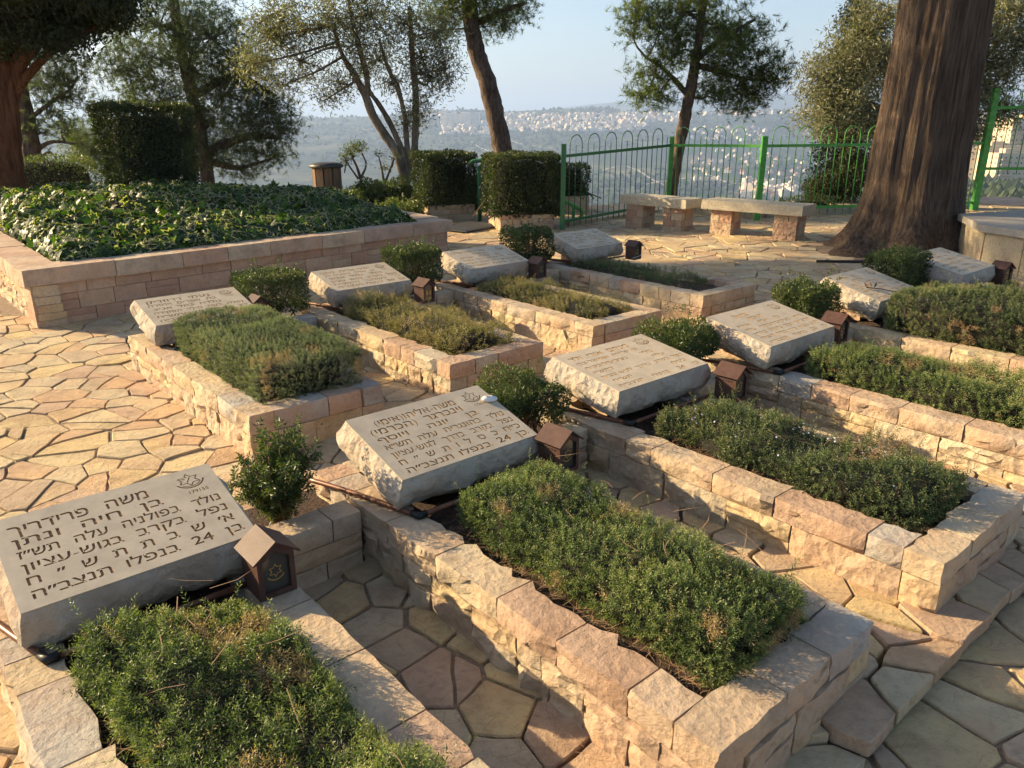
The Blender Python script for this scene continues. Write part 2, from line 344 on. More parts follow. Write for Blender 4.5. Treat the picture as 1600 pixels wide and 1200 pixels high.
# id: E left, D rear, D foot
GR = {'G1': (.09, -2.80, -.77), 'G2': (1.30, -2.80, -.77), 'G3': (2.54, -2.80, -.755), 'G4': (3.86, -2.80, -.76), 'G5': (5.15, -2.80, -.76), 'G6': (6.52, -2.80, -.76),
      'B1': (1.35, -5.62, -3.59), 'B2': (2.63, -5.64, -3.64), 'B3': (3.96, -5.75, -3.71), 'B4': (5.345, -5.85, -3.77)}
# headstone front-left corner D,E, height over coping, width, length, tilt
ST = {'G1': (-2.205, .152, .143, .666, .417, 14.4), 'G2': (-2.218, 1.376, .147, .675, .424, 15.5), 'G3': (-2.299, 2.652, .167, .701, .470, 8), 'G4': (-2.23, 3.848, .160, .710, .456, 11.1),
      'G5': (-2.35, 5.43, .145, .640, .442, 14.6), 'G6': (-2.293, 6.71, .16, .681, .47, 12.4), 'B1': (-5.151, 1.413, .15, .685, .428, 13), 'B2': (-5.359, 2.816, .149, .686, .415, 13.2),
      'B3': (-5.387, 4.145, .156, .70, .42, 14.5), 'B4': (-5.547, 5.65, .145, .68, .41, 16)}
def grave_top(k):
    El, D0, D1 = GR[k]; c = W3((D0 + D1) / 2, El + PW / 2, 0)
    return 0.24 + gz(c[0])
# ================================================================== inscriptions (outlines cut as holes into thin honed faces)
BOLD = 0.012
def glyph_loops(s, size):
    c = bpy.data.curves.new('t', 'FONT'); c.body = s; c.size = size; c.resolution_u = 2
    o = bpy.data.objects.new('t', c); COL.objects.link(o)
    dg = bpy.context.evaluated_depsgraph_get(); cv = o.evaluated_get(dg).to_curve(dg); loops = []
    for sp in cv.splines:
        bp = [(np.array(q.handle_left[:2]), np.array(q.co[:2]), np.array(q.handle_right[:2])) for q in sp.bezier_points]; L = []
        for i in range(len(bp)):
            a, b = bp[i], bp[(i + 1) % len(bp)]; L.append(a[1])
            dv = b[1] - a[1]; cr = abs(dv[0] * (a[2] - a[1])[1] - dv[1] * (a[2] - a[1])[0]) + abs(dv[0] * (b[0] - a[1])[1] - dv[1] * (b[0] - a[1])[0])
            if cr > 1e-3 * size * size:
                for t in (.33, .67): L.append(a[1] * (1 - t) ** 3 + 3 * a[2] * t * (1 - t) ** 2 + 3 * b[0] * t * t * (1 - t) + b[1] * t ** 3)
        K = [L[0]]
        for q in L[1:]:
            if np.linalg.norm(q - K[-1]) > size * .004: K.append(q)
        if len(K) > 1 and np.linalg.norm(K[0] - K[-1]) < size * .004: K.pop()
        if len(K) > 2:
            K = np.array(K); e = nrm(np.roll(K, -1, 0) - K); nv = np.stack([-e[:, 1], e[:, 0]], -1); nb = nv + np.roll(nv, 1, 0); nb = nb / np.maximum(np.sum(nb * nb, 1, keepdims=True) / 2, .5)
            loops.append((K, nb))
    ar = lambda K: 0.5 * np.sum(K[:, 0] * np.roll(K[:, 1], -1) - K[:, 1] * np.roll(K[:, 0], -1))
    if loops:
        big = max(loops, key=lambda q: abs(ar(q[0])))[0]; sg = -1.0 if ar(big) > 0 else 1.0; loops = [K + nb * BOLD * size * sg for K, nb in loops]
    o.to_curve_clear(); bpy.data.objects.remove(o); bpy.data.curves.remove(c)
    V = np.concatenate(loops) if loops else np.zeros((0, 2)); return loops, V, None
def engrave_layout(lines, w, l, star=True, number=None):
    """returns list of outline loops and fill pieces in slab coordinates (x right, y up)"""
    loops = []; fills = []
    def add(L, V, P, ox, oy, sx=1.0):
        for q in L: loops.append(q * [sx, 1] + [ox, oy])
    n = len(lines); y_top = l * 0.83; pitch = l * 0.74 / max(1, n - 1) if n > 6 else l * 0.70 / max(1, n - 1)
    for k, (txt, x0, x1, sz) in enumerate(lines):
        y = y_top - k * pitch - (0.0 if k else 0.0); words = txt.split(' ')
        G = []
        for wd in words:
            rev = wd if wd.isdigit() else wd[::-1].translate(str.maketrans('()', ')('))
            L, V, P = glyph_loops(rev, sz)
            if len(V) == 0: continue
            G.append((L, V, P, V[:, 0].min(), V[:, 0].max()))
        X0, X1 = x0 * w, x1 * w; tot = sum(g[4] - g[3] for g in G)
        sp = (X1 - X0 - tot) / max(1, len(G) - 1); sx = 1.0
        if len(G) > 1 and sp > sz * 0.75:
            sx = min(1.45, (X1 - X0 - sz * .75 * (len(G) - 1)) / tot); sp = (X1 - X0 - tot * sx) / (len(G) - 1)
        if sp < sz * 0.22:
            sx = (X1 - X0 - sz * 0.22 * (len(G) - 1)) / tot; sp = sz * 0.22
        x = X1
        for L, V, P, a, b in G:             # Hebrew runs right to left
            x -= (b - a) * sx; add(L, V, P, x - a * sx, y - sz * 0.3, sx); x -= sp
    if star:
        cx, cy, r = w * 0.865, l * 0.855, l * 0.085
        def hexa(r_, ri): return np.array([(cx + (r_ if i % 2 == 0 else ri) * math.sin(i * math.pi / 6) * 1.15, cy + (r_ if i % 2 == 0 else ri) * math.cos(i * math.pi / 6)) for i in range(12)])
        a, b = hexa(r, r * .58), hexa(r * .82, r * .47)
        loops.append(a); loops.append(b)
        fills.append((np.concatenate([a, b]), [[i, (i + 1) % 12, 12 + (i + 1) % 12, 12 + i] for i in range(12)]))
        for sgn in (-1, 1):                 # sword and olive twig
            tw = np.array([(cx - sgn * r * .30, cy - r * .36), (cx - sgn * r * .20, cy - r * .38), (cx + sgn * r * .26, cy + r * .34), (cx + sgn * r * .16, cy + r * .38)])
            tw = tw + [0.0, 0.0]
            if sgn == 1: loops.append(tw); fills.append((tw, [[0, 1, 2, 3]]))
        for q in (-.25, 0, .25):
            lf = np.array([(cx - .02 * l + q * r, cy + q * r + .004), (cx - .02 * l + q * r - .006, cy + q * r + .012), (cx - .02 * l + q * r - .016, cy + q * r + .008)]); loops.append(lf); fills.append((lf, [[0, 1, 2]]))
        th = np.linspace(math.radians(205), math.radians(345), 15)
        o_ = np.stack([cx + r * 1.42 * np.cos(th), cy + r * .1 + r * 1.42 * np.sin(th)], -1); i_ = np.stack([cx + r * 1.27 * np.cos(th), cy + r * .1 + r * 1.27 * np.sin(th)], -1)
        rib = np.concatenate([o_, i_[::-1]]); loops.append(rib); fills.append((rib, [[i, i + 1, 28 - i, 29 - i] for i in range(14)]))
        o2 = np.stack([cx + r * 1.17 * np.cos(th[2:-2]), cy + r * .1 + r * 1.17 * np.sin(th[2:-2])], -1); i2 = np.stack([cx + r * 1.08 * np.cos(th[2:-2]), cy + r * .1 + r * 1.08 * np.sin(th[2:-2])], -1)
        rib = np.concatenate([o2, i2[::-1]]); loops.append(rib); fills.append((rib, [[i, i + 1, 20 - i, 21 - i] for i in range(10)]))
        if number:
            L, V, P = glyph_loops(number, l * 0.055); add(L, V, P, cx - V[:, 0].max() / 2 + l * .02, l * 0.675)
    return loops, fills
HL = {
 'G1': ('large honed headstone nearest the camera with star emblem and gilded carved lettering', [('משה פרידריך', .06, .66, 0.0679), ('בן חיה ונתן', .06, .70, 0.0562), ('נולד בפולניה עלה תש״ז', .06, .95, 0.0550), ('נפל בקרב בגוש-עציון', .06, .95, 0.0550), ('א׳ ש ב ת ת ש ״ ח', .06, .95, 0.0550), ('בן 24 בנפלו תנצב״ה', .06, .96, 0.0550)], '179155'),
 'G2': ('headstone with a painted white pebble on its corner and seven gilded text lines', [('משה-אליהו(אימי)', .07, .73, 0.0585), ('וינברגר (הכרמי)', .07, .73, 0.0585), ('בן יונה ויוסף', .07, .80, 0.0491), ('נולד בהונגריה עלה תש״א', .07, .95, 0.0491), ('נפל בקרב בדרך לגוש-עציון', .07, .96, 0.0491), ('כ״ח כ ס ל ו ת ש ״ ח', .07, .96, 0.0491), ('בן 24 בנפלו תנצב״ה', .07, .96, 0.0491)], '172676'),
 'G3': ('broad sunlit headstone with its bold gilded name line, right of the pebble headstone', [('מנחם אורי ולד', .07, .70, 0.0608), ('בן פרידה ושמואל-צבי', .07, .72, 0.0398), ('נולד בצ׳כוסלובקיה', .07, .80, 0.0398), ('עלה בתש״ו', .07, .85, 0.0398), ('נפל בקרב בדרך לגוש-עציון', .07, .96, 0.0398), ('כסלו תש״ח', .10, .90, 0.0398), ('בן 24 בנפלו תנצב״ה', .07, .96, 0.0398)], None),
 'G4': ('sunlit headstone with chipped bright left edge, before the tall dark clipped bed', [('שמואל', .08, .45, 0.0538), ('הואכמן', .10, .55, 0.0515), ('בן יוסף ואידה', .08, .70, 0.0421), ('נולד בצ׳כוסלובקיה עלה', .08, .95, 0.0421), ('תרצ״ט נפל בקרב בדרך', .08, .95, 0.0421), ('לגוש-עציון כ״ח כסלו תש״ח', .08, .96, 0.0421), ('בן 20 בנפלו תנצב״ה', .08, .96, 0.0421)], None),
 'G5': ('shaded grey headstone with a dark dead twig lying on its face', [('דב אלתר', .10, .50, 0.0538), ('אלברט', .10, .50, 0.0515), ('בן לאה ויעקב', .08, .72, 0.0421), ('נולד ברומניה עלה תש״ז', .08, .95, 0.0421), ('נפל בקרב בדרך', .08, .95, 0.0421), ('לגוש-עציון תש״ח', .08, .96, 0.0421), ('בן 22 בנפלו תנצב״ה', .08, .96, 0.0421)], None),
 'G6': ('pale headstone in front of the giant trunk, beside the cut-stone ledge', [('יוסף לוי', .10, .60, 0.0585), ('בן רחל ומשה', .08, .72, 0.0468), ('נולד בפולניה עלה תש״ו', .08, .95, 0.0468), ('נפל בקרב בגוש-עציון', .08, .95, 0.0468), ('כ״ח כסלו תש״ח', .08, .96, 0.0468), ('בן 21 בנפלו תנצב״ה', .08, .96, 0.0468)], None),
 'B1': ('cream headstone with bright rough left end, standing beside the sunlit path', [('נעמי דרוזדיק', .08, .70, 0.0643), ('בת אפרים ויהודה', .07, .74, 0.0515), ('נולדה בתל אביב', .09, .75, 0.0515), ('נפלה בעת מילוי תפקידה', .07, .95, 0.0515), ('י״ג באדר א׳ התש״ח', .07, .96, 0.0515), ('בת 20 בנפלה תנצב״ה', .07, .96, 0.0515)], '172381'),
 'B2': ('pale grey headstone between two clipped dark shrubs in front of the long planter wall', [('יאיר-אריה גרוני', .07, .72, 0.0608), ('בן שרה ומאניה-לב', .07, .75, 0.0515), ('נולד בתל אביב', .09, .80, 0.0515), ('נפל בקרב בגוש עציון', .07, .95, 0.0515), ('ב׳ בשבט התש״ח', .07, .96, 0.0515), ('בן 20 בנפלו תנצב״ה', .07, .96, 0.0515)], '173392'),
 'B3': ('pale headstone with a rounded sand-coloured upper edge, third in the back row', [('אורי רוזנפלד', .08, .62, 0.0585), ('תורשרף', .12, .60, 0.0538), ('בן אידה ואריה', .09, .75, 0.0468), ('נולד בירושלים נפל בקרב', .07, .95, 0.0468), ('בגוש-עציון כ״ח שבט תש״ח', .07, .96, 0.0468), ('בן 21 בנפלו תנצב״ה', .07, .96, 0.0468)], None),
 'B4': ('pale headstone nearest the green fence, last in the back row', [('יהודה לוין', .08, .62, 0.0538), ('בן חנה ומשה', .08, .70, 0.0468), ('נולד בפולניה עלה תש״ו', .07, .95, 0.0445), ('נפל בקרב בגוש-עציון', .07, .95, 0.0445), ('כ״ח שבט', .15, .80, 0.0445), ('תש״ח', .2, .7, 0.0445), ('בן 21 בנפלו תנצב״ה', .07, .96, 0.0445)], None)}
def inscribed(k):
    D0, E0, dz, wd, ln, tilt = ST[k]
    loops, fills = engrave_layout(HL[k][1], wd, ln, True, HL[k][2])
    # constrained triangulation of the slab face minus the letters, then the letter walls
    allL = [np.array([(0, 0), (wd, 0), (wd, ln), (0, ln)])] + loops
    pts = []; ed = []
    for q in allL:
        n0 = len(pts); m = len(q); pts += [Vector((float(x), float(y))) for x, y in q]; ed += [(n0 + i, n0 + (i + 1) % m) for i in range(m)]
    r = delaunay_2d_cdt(pts, ed, [], 0, 1e-6); V = np.array([v[:] for v in r[0]]); F = np.array(r[2]); C = V[F].mean(1); odd = np.zeros(len(F), bool)
    for q in loops:
        x0, y0 = q[:, 0], q[:, 1]; x1, y1 = np.roll(x0, -1), np.roll(y0, -1)
        lo, hi = q.min(0), q.max(0); s = np.where((C[:, 0] >= lo[0]) & (C[:, 0] <= hi[0]) & (C[:, 1] >= lo[1]) & (C[:, 1] <= hi[1]))[0]
        if not len(s): continue
        cy_ = C[s, 1][:, None]; cr = ((y0 > cy_) != (y1 > cy_)); xi = (x1 - x0) * (cy_ - y0) / np.where(y1 == y0, 1e-12, y1 - y0) + x0; odd[s] ^= (np.sum(cr & (C[s, 0][:, None] < xi), 1) % 2).astype(bool)
    top = F[~odd]; VV = [np.c_[V, np.zeros(len(V))]]; FF = [top]; n = len(V)
    for q in allL:
        m = len(q); VV.append(np.concatenate([np.c_[q, np.zeros(m)], np.c_[q, np.full(m, -.0034)]])); i = np.arange(m); j = (i + 1) % m; FF.append(np.stack([n + i, n + m + i, n + m + j, n + j], -1)); n += 2 * m
    me = mesh_of('inscribed_face', np.concatenate(VV), FF, M['face']); me.materials.append(M['gold'])
    mi = np.zeros(len(me.polygons), np.int32); mi[len(top) + 4:] = 1; me.polygons.foreach_set('material_index', mi)
    return me, (V, F[odd])
FACES = {k: inscribed(k) for k in HL}
# ================================================================== terrain
def smooth(a, b, x):
    t = np.clip((np.asarray(x, float) - a) / (b - a), 0, 1); return t * t * (3 - 2 * t)
_RX = np.array([0, 15, 25, 60, 300, 700, 1200, 1700, 2300, 2900, 3300, 4200, 5200, 6500, 9000, 30000.])
_ZL = np.array([-.06, -.06, -4, -18, -75, -120, -138, -121, -74, -22, 0, -60, -40, 0, -100, -100.])
_ZR = np.array([-.06, -.06, -3, -11, -30, -40, -45, -40, -26, -10, 5, -40, -30, 0, -100, -100.])
def terrain_z(x, y):
    x = np.asarray(x, float); y = np.asarray(y, float)
    r = np.hypot(x, y); az = np.degrees(np.arctan2(x, y))
    k = smooth(22, 27.5, az)
    z = np.interp(r, _RX, _ZL) * (1 - k) + np.interp(r, _RX, _ZR) * k
    u = 800 + 1276 * np.tan(np.radians(np.clip(az, -75, 75)))
    ridge = np.interp(u, [0, 300, 470, 600, 690, 740, 790, 860, 930, 1000, 1100, 1240, 1500, 1800], [-10, 0, 6, 20, 36, 42, 30, 38, 44, 30, 24, 34, 22, 30])
    z = z + ridge * np.exp(-((r - 3250) / 520) ** 2)
    far = np.interp(u, [300, 760, 860, 930, 1010, 1100, 1200, 1300, 1700], [0, 0, 90, 120, 165, 150, 190, 170, 150])
    z = z + far * np.exp(-((r - 6500) / 1100) ** 2)
    P = np.stack([x, y, x * 0], -1)
    amp = smooth(120, 900, r)
    z = z + amp * (fbm(P, 1 / 420., 3, 2) * 9 + fbm(P, 1 / 90., 2, 5) * 2.0)
    flat = 1 - smooth(0.0, 3.0, y - 15.2 + 0.02 * x)
    near = -0.13 + np.where(r < 40, gza(x) * smooth(30, 12, r), 0)
    return np.where(y > 0, near * flat + z * (1 - flat), -0.13 - 0.0 * r)
def ground():
    rr = np.concatenate([[0.02, 3, 6, 9, 12], np.linspace(14, 24, 16), np.geomspace(26, 600, 28), np.geomspace(640, 12000, 110)])
    az = np.radians(np.concatenate([np.linspace(-180, -62, 20), np.linspace(-60, 60, 221), np.linspace(62, 178, 20)]))
    A, Rr = np.meshgrid(az, rr); X = Rr * np.sin(A); Y = Rr * np.cos(A)
    V = np.stack([X, Y, terrain_z(X, Y)], -1).reshape(-1, 3); n = len(az)
    i = np.arange(len(rr) - 1)[:, None] * n; j = np.arange(n)[None]; k = (j + 1) % n
    F = np.stack([i + j, i + k, i + n + k, i + n + j], -1).reshape(-1, 4)[:, ::-1].copy()
    m, nn, l, p = mat_new('hillside_ground')
    tc = nn.new('ShaderNodeTexCoord'); vec = tc.outputs['Object']
    a = noise(nn, l, vec, 0.006, 8, 0.62); ra = ramp(nn, [(0.42, .028, .042, .022), (0.54, .055, .070, .034), (0.66, .16, .15, .085)]); l.new(a.outputs['Fac'], ra.inputs[0])
    mp = nn.new('ShaderNodeMapping'); mp.inputs['Scale'].default_value = (0.3, 1, 6); l.new(vec, mp.inputs[0])
    b = noise(nn, l, mp.outputs[0], 0.03, 6, 0.7); rb = ramp(nn, [(0.35, .55, .6, .5), (0.6, 1.1, 1.05, 1.0)]); l.new(b.outputs['Fac'], rb.inputs[0])
    far = mixc(nn, l, 'MULTIPLY', 0.9, ra.outputs[0], rb.outputs[0])
    ln = nn.new('ShaderNodeVectorMath'); ln.operation = 'LENGTH'; l.new(vec, ln.inputs[0])
    mr = nn.new('ShaderNodeMapRange'); mr.inputs['From Min'].default_value = 40; mr.inputs['From Max'].default_value = 200; l.new(ln.outputs['Value'], mr.inputs['Value'])
    c = noise(nn, l, vec, 9, 8, 0.7); rc = ramp(nn, [(0.35, .07, .05, .03), (0.65, .17, .125, .08)]); l.new(c.outputs['Fac'], rc.inputs[0])
    l.new(mixc(nn, l, 'MIX', mr.outputs[0], rc.outputs[0], far), p.inputs['Base Color']); p.inputs['Roughness'].default_value = 0.97; p.inputs['Specular IOR Level'].default_value = 0.1
    l.new(bump(nn, l, c.outputs['Fac'], 0.5, 0.02), p.inputs['Normal'])
    o = link('ground', mesh_of('ground', V, F, m, True)); tag(o, 'earth terrace falling away to a hazy valley and far ridges', kind='structure')
ground()

# ================================================================== paving
def proj(P):
    P = np.atleast_2d(np.asarray(P, float)); c, s = math.cos(PITCH), math.sin(PITCH); z = P[:, 2] - CAM_Z
    f = P[:, 1] * c - z * s; up = P[:, 1] * s + z * c
    f = np.where(np.abs(f) < 1e-3, 1e-3, f)
    return np.stack([800 + 1209 * P[:, 0] / f, 600 - 1209 * up / f, f], -1)
PL = np.array([-3.949, 6.184]); PR = np.array([-0.729, 9.62]); PF = (PR - PL) / np.linalg.norm(PR - PL); PN = np.array([-PF[1], PF[0]])
PLEFT = np.array([-0.652, 0.758]); PRIGHT = np.array([-0.6, 0.8])
TREE = np.array([5.0, 9.95])
def in_planter(x, y, m=0.0):
    v = np.array([x, y]) - PL; b = v @ PN; a = v @ PF
    return b > 0.06 + m and a < 4.7 - m - 0.08 * b and a > -0.16 * b + 0.08 + m and b < 5.5
def in_grave(D, E, m):
    for k, (El, D0, D1) in GR.items():
        if El + m < E < El + PW - m and D0 + m < D < D1 - m: return True
    return False
def clip(poly, nx, ny, c):
    out = []
    for i in range(len(poly)):
        a, b = poly[i], poly[(i + 1) % len(poly)]
        da = a[0] * nx + a[1] * ny - c; db = b[0] * nx + b[1] * ny - c
        if da <= 0: out.append(a)
        if (da <= 0) != (db <= 0):
            t = da / (da - db); out.append((a[0] + (b[0] - a[0]) * t, a[1] + (b[1] - a[1]) * t))
    return out
def paving():
    rng = np.random.default_rng(11)
    def rad(x, y):
        p = np.array([x, y, 0]); D, E = p @ DV, p @ EV
        if D > -0.64: return 0.29
        if y > 8.2 and x > -1.0: return 0.41
        if -2.9 < D and 0.8 < E: return 0.205
        return 0.255
    pts = []; cell = {}
    def ok(x, y, r):
        i, j = int(x // .5), int(y // .5)
        for a in range(i - 1, i + 2):
            for b in range(j - 1, j + 2):
                for q in cell.get((a, b), ()):
                    if (q[0] - x) ** 2 + (q[1] - y) ** 2 < (0.5 * (r + q[2])) ** 2: return False
        return True
    C = np.stack([rng.uniform(-9, 9, 60000), rng.uniform(0.0, 14.9, 60000)], -1)
    for x, y in C:
        if abs(x) > 0.78 * y + 1.6: continue
        r = rad(x, y) * rng.choice([.4, .65, 1.0, 1.4])
        if ok(x, y, r):
            pts.append((x, y, r)); cell.setdefault((int(x // .5), int(y // .5)), []).append((x, y, r))
    A = np.array(pts); stones = []
    for x, y, r in A:
        D, E = np.array([x, y, 0]) @ DV, np.array([x, y, 0]) @ EV
        if in_planter(x, y, 0.12) or in_grave(D, E, 0.18): continue
        if math.hypot(x - TREE[0], y - TREE[1]) < 1.05: continue
        if x > 5.35 and y < 9.6 and y > 7.2: continue
        gap = 0.005 * rng.uniform(0.5, 1.9) if y < 7 else 0.008
        R0 = 1.1
        poly = [(x - R0, y - R0), (x + R0, y - R0), (x + R0, y + R0), (x - R0, y + R0)]
        dd = np.hypot(A[:, 0] - x, A[:, 1] - y)
        AD = A[:, 0] * DV[0] + A[:, 1] * DV[1]
        for q in A[(dd < 1.3) & (dd > 1e-6) & ((AD > -0.64) == (D > -0.64))]:
            nx, ny = q[0] - x, q[1] - y; L = math.hypot(nx, ny); nx /= L; ny /= L
            poly = clip(poly, nx, ny, nx * (x + q[0]) / 2 + ny * (y + q[1]) / 2 - gap)
            if len(poly) < 3: break
        if len(poly) < 3: continue
        if D > -0.64: poly = clip(poly, -DV[0], -DV[1], 0.66)      # lower path starts at the step
        else: poly = clip(poly, DV[0], DV[1], -0.632)
        if len(poly) < 3: continue
        P = np.array(poly)
        ar = 0.5 * abs(np.sum(P[:, 0] * np.roll(P[:, 1], -1) - P[:, 1] * np.roll(P[:, 0], -1)))
        if ar < 0.006: continue
        pieces = [P]
        if ar > 0.045 and rng.random() < .6:        # some slabs are broken in two by a straight crack joint
            th = rng.random() * 3.14; nx, ny = math.cos(th), math.sin(th); c0 = P.mean(0) + rng.normal(size=2) * .03; cc_ = nx * c0[0] + ny * c0[1]
            a_ = clip([tuple(q) for q in P], nx, ny, cc_ - gap); b_ = clip([tuple(q) for q in P], -nx, -ny, -cc_ - gap)
            if len(a_) > 2 and len(b_) > 2: pieces = [np.array(a_), np.array(b_)]
        for P in pieces:
            ar = 0.5 * abs(np.sum(P[:, 0] * np.roll(P[:, 1], -1) - P[:, 1] * np.roll(P[:, 0], -1)))
            if ar < 0.004: continue
            Q = []
            for i in range(len(P)):
                a, b = P[i], P[(i + 1) % len(P)]; L = np.linalg.norm(b - a); cc = min(0.10, 0.004 / max(L, 1e-3))
                if L < 0.010: continue
                m_ = max(1, int(L / 0.06))
                for t in np.linspace(cc, 1 - cc, m_ + 1): Q.append(a + (b - a) * t)
            if len(Q) < 4: continue
            Q = np.array(Q); q3 = np.c_[Q, np.full(len(Q), 0.3)]
            Q = Q + np.stack([vnoise(q3, 13, 1) + .7 * vnoise(q3, 37, 3), vnoise(q3, 13, 2) + .7 * vnoise(q3, 37, 4)], -1) * 0.0065
            w3 = np.c_[Q, np.full(len(Q), 7.7)]; fade = np.clip(np.abs(Q @ DV[:2] + .63) / .12, 0, 1)[:, None]; Q = Q + np.stack([vnoise(w3, 3.6, 5), vnoise(w3, 3.6, 6)], -1) * .032 * fade
            c_ = Q.mean(0); stones.append((c_[0], c_[1], D, E, Q, ar))
    zl = lambda D, E: -0.035 if D > -0.64 else (0.03 if 1.7 < E < 6.4 and -2.4 < D < -0.6 else 0.0)
    root = thing('paving', None, None, (0, 0, 0)); root['kind'] = 'structure'; root['label'] = 'crazy paving of cream and pink flagstones with dark joints'
    meshes = []
    for x, y, D, E, Q, ar in stones:
        z = gz(x) + zl(D, E) + rng.uniform(-.005, .006); tx, ty = rng.normal(size=2) * 0.014
        c = Q.mean(0); n = len(Q)
        def ring(sc, dz):
            K = c + (Q - c) * sc; d_ = K - c
            return np.c_[K, z + dz + d_[:, 0] * tx + d_[:, 1] * ty + np.clip(x - 0.5, 0, None) * 0]
        rr = math.sqrt(ar)
        r0 = ring(1.0, -0.05); r1 = ring(1.0, -0.005); r2 = ring(1 - 0.006 / rr, 0.0)
        V = np.concatenate([r0, r1, r2]); i = np.arange(n); j = (i + 1) % n
        F = [np.stack([i, j, n + j, n + i], -1), np.stack([n + i, n + j, 2 * n + j, 2 * n + i], -1), (2 * n + np.arange(n))[None]]
        pr = proj(np.array([[x, y, z]]))[0]; inview = pr[2] > 0.1 and -60 < pr[0] < 1660 and 250 < pr[1] < 1260
        area = ar * (1209 / max(pr[2], .5)) ** 2 * 1.4 / max(math.hypot(y, 1.6), 1.0) if inview else 0
        # hidden under planters and graves count less
        meshes.append((area, x, y, V, F))
    meshes.sort(key=lambda t: -t[0])
    for area, x, y, V, F in meshes[:300]:
        mt = 'flag'
        if y > 8.2 and x > -1.2: mt = 'flag_yellow' if y > 10.4 + 0.25 * x and x < 3.0 else 'flag_plaza'
        c = V.mean(0); o = link('flagstone', mesh_of('flagstone', V - c, F, M[mt]), root, c)
    rest = []
    for area, x, y, V, F in meshes[300:]: rest.append((V, F, np.full(len(V), rng.random())))
    V, F, T = merge(rest)
    o = link('flagstone_field', mesh_of('flagstone_field', V, [f for f in F], M['flag_far'], tint=T), root); o['kind'] = 'stuff'
    # joint bed under the stones
    gx = np.linspace(-10, 10, 41); gy = np.linspace(0.0, 15.0, 31); X, Y = np.meshgrid(gx, gy)
    D = X * DV[0] + Y * DV[1]
    V = np.stack([X, Y, gza(X) - 0.010 - 0.037 * (D > -1.3)], -1).reshape(-1, 3)
    i = np.arange(30)[:, None] * 41; j = np.arange(40)[None]
    link('joint_bed', mesh_of('joint_bed', V, np.stack([i + j, i + j + 1, i + 42 + j, i + 41 + j], -1).reshape(-1, 4), M['mortar'], True), root)
paving()

# ================================================================== masonry
def block(parent, o3, ax, out, L, H, T, mat, rough=0.012, nx=4, nz=3, name='wall_block', rng=R, bulge=1.0):
    """rock-faced block: o3 lower outer corner, ax along the wall, out outward; T depth into the wall"""
    g = 0.0028; nx = max(2, nx)
    i = np.linspace(0, 1, nx + 1); j = np.linspace(0, 1, nz + 1); I, J = np.meshgrid(i, j)
    x = g + I * (L - 2 * g) + np.where((I > 0) & (I < 1), rng.normal(size=I.shape) * L * 0.03, 0)
    z = g / 2 + J * (H - g) + np.where((J > 0) & (J < 1), rng.normal(size=I.shape) * H * 0.06, 0)
    edge = (I == 0) | (I == 1) | (J == 0) | (J == 1)
    q3 = np.stack([x + rng.random() * 50, z * 1.3, x * 0 + rng.random() * 50], -1)
    y = rough * (0.9 * fbm(q3, 13, 3, 1) + 0.5 * np.abs(fbm(q3, 27, 2, 5)) + rng.normal(size=I.shape) * .22 + .1)
    y = np.where(edge, 0.35 * y - rough * 0.12, y) - rough * .35 * np.where((I < .02) | (I > .98), rng.random(I.shape), 0)
    top = (J == 1); z = z - np.where(top, rough * 0.12 * rng.random(I.shape), 0)
    F3 = lambda x, y, z: o3 + x[..., None] * ax + y[..., None] * out + z[..., None] * ZV
    Vf = F3(x, y, z).reshape(-1, 3)
    yb = -T + rng.normal(size=nx + 1) * rough * 0.5
    Vt = F3(x[-1], yb, np.full(nx + 1, H - g / 2) - rough * 0.1 * rng.random(nx + 1)); Vb = F3(x[0], yb, np.full(nx + 1, g / 2))
    V = np.concatenate([Vf, Vt, Vb]); m = nx + 1; nf = m * (nz + 1)
    F = []
    for b in range(nz):
        for a in range(nx): F.append([b * m + a, b * m + a + 1, (b + 1) * m + a + 1, (b + 1) * m + a])
    for a in range(nx):
        F.append([nz * m + a, nz * m + a + 1, nf + a + 1, nf + a])
        F.append([nf + m + a, nf + m + a + 1, a + 1, a])
        F.append([nf + a, nf + a + 1, nf + m + a + 1, nf + m + a])
    F.append([b * m for b in range(nz + 1)] + [nf, nf + m])
    F.append(([b * m + nx for b in range(nz + 1)] + [nf + nx, nf + m + nx])[::-1])
    flip = np.dot(np.cross(ax, ZV), out) < 0
    if flip: F = [f[::-1] for f in F]
    c = o3 + ax * L / 2 + ZV * H / 2
    base = np.zeros(3); p = parent
    while p is not None: base = base + np.array(p.location); p = p.parent
    me = mesh_of(name, V - c, F, mat, True); me.set_sharp_from_angle(angle=math.radians(34))
    return link(name, me, parent, c - base)
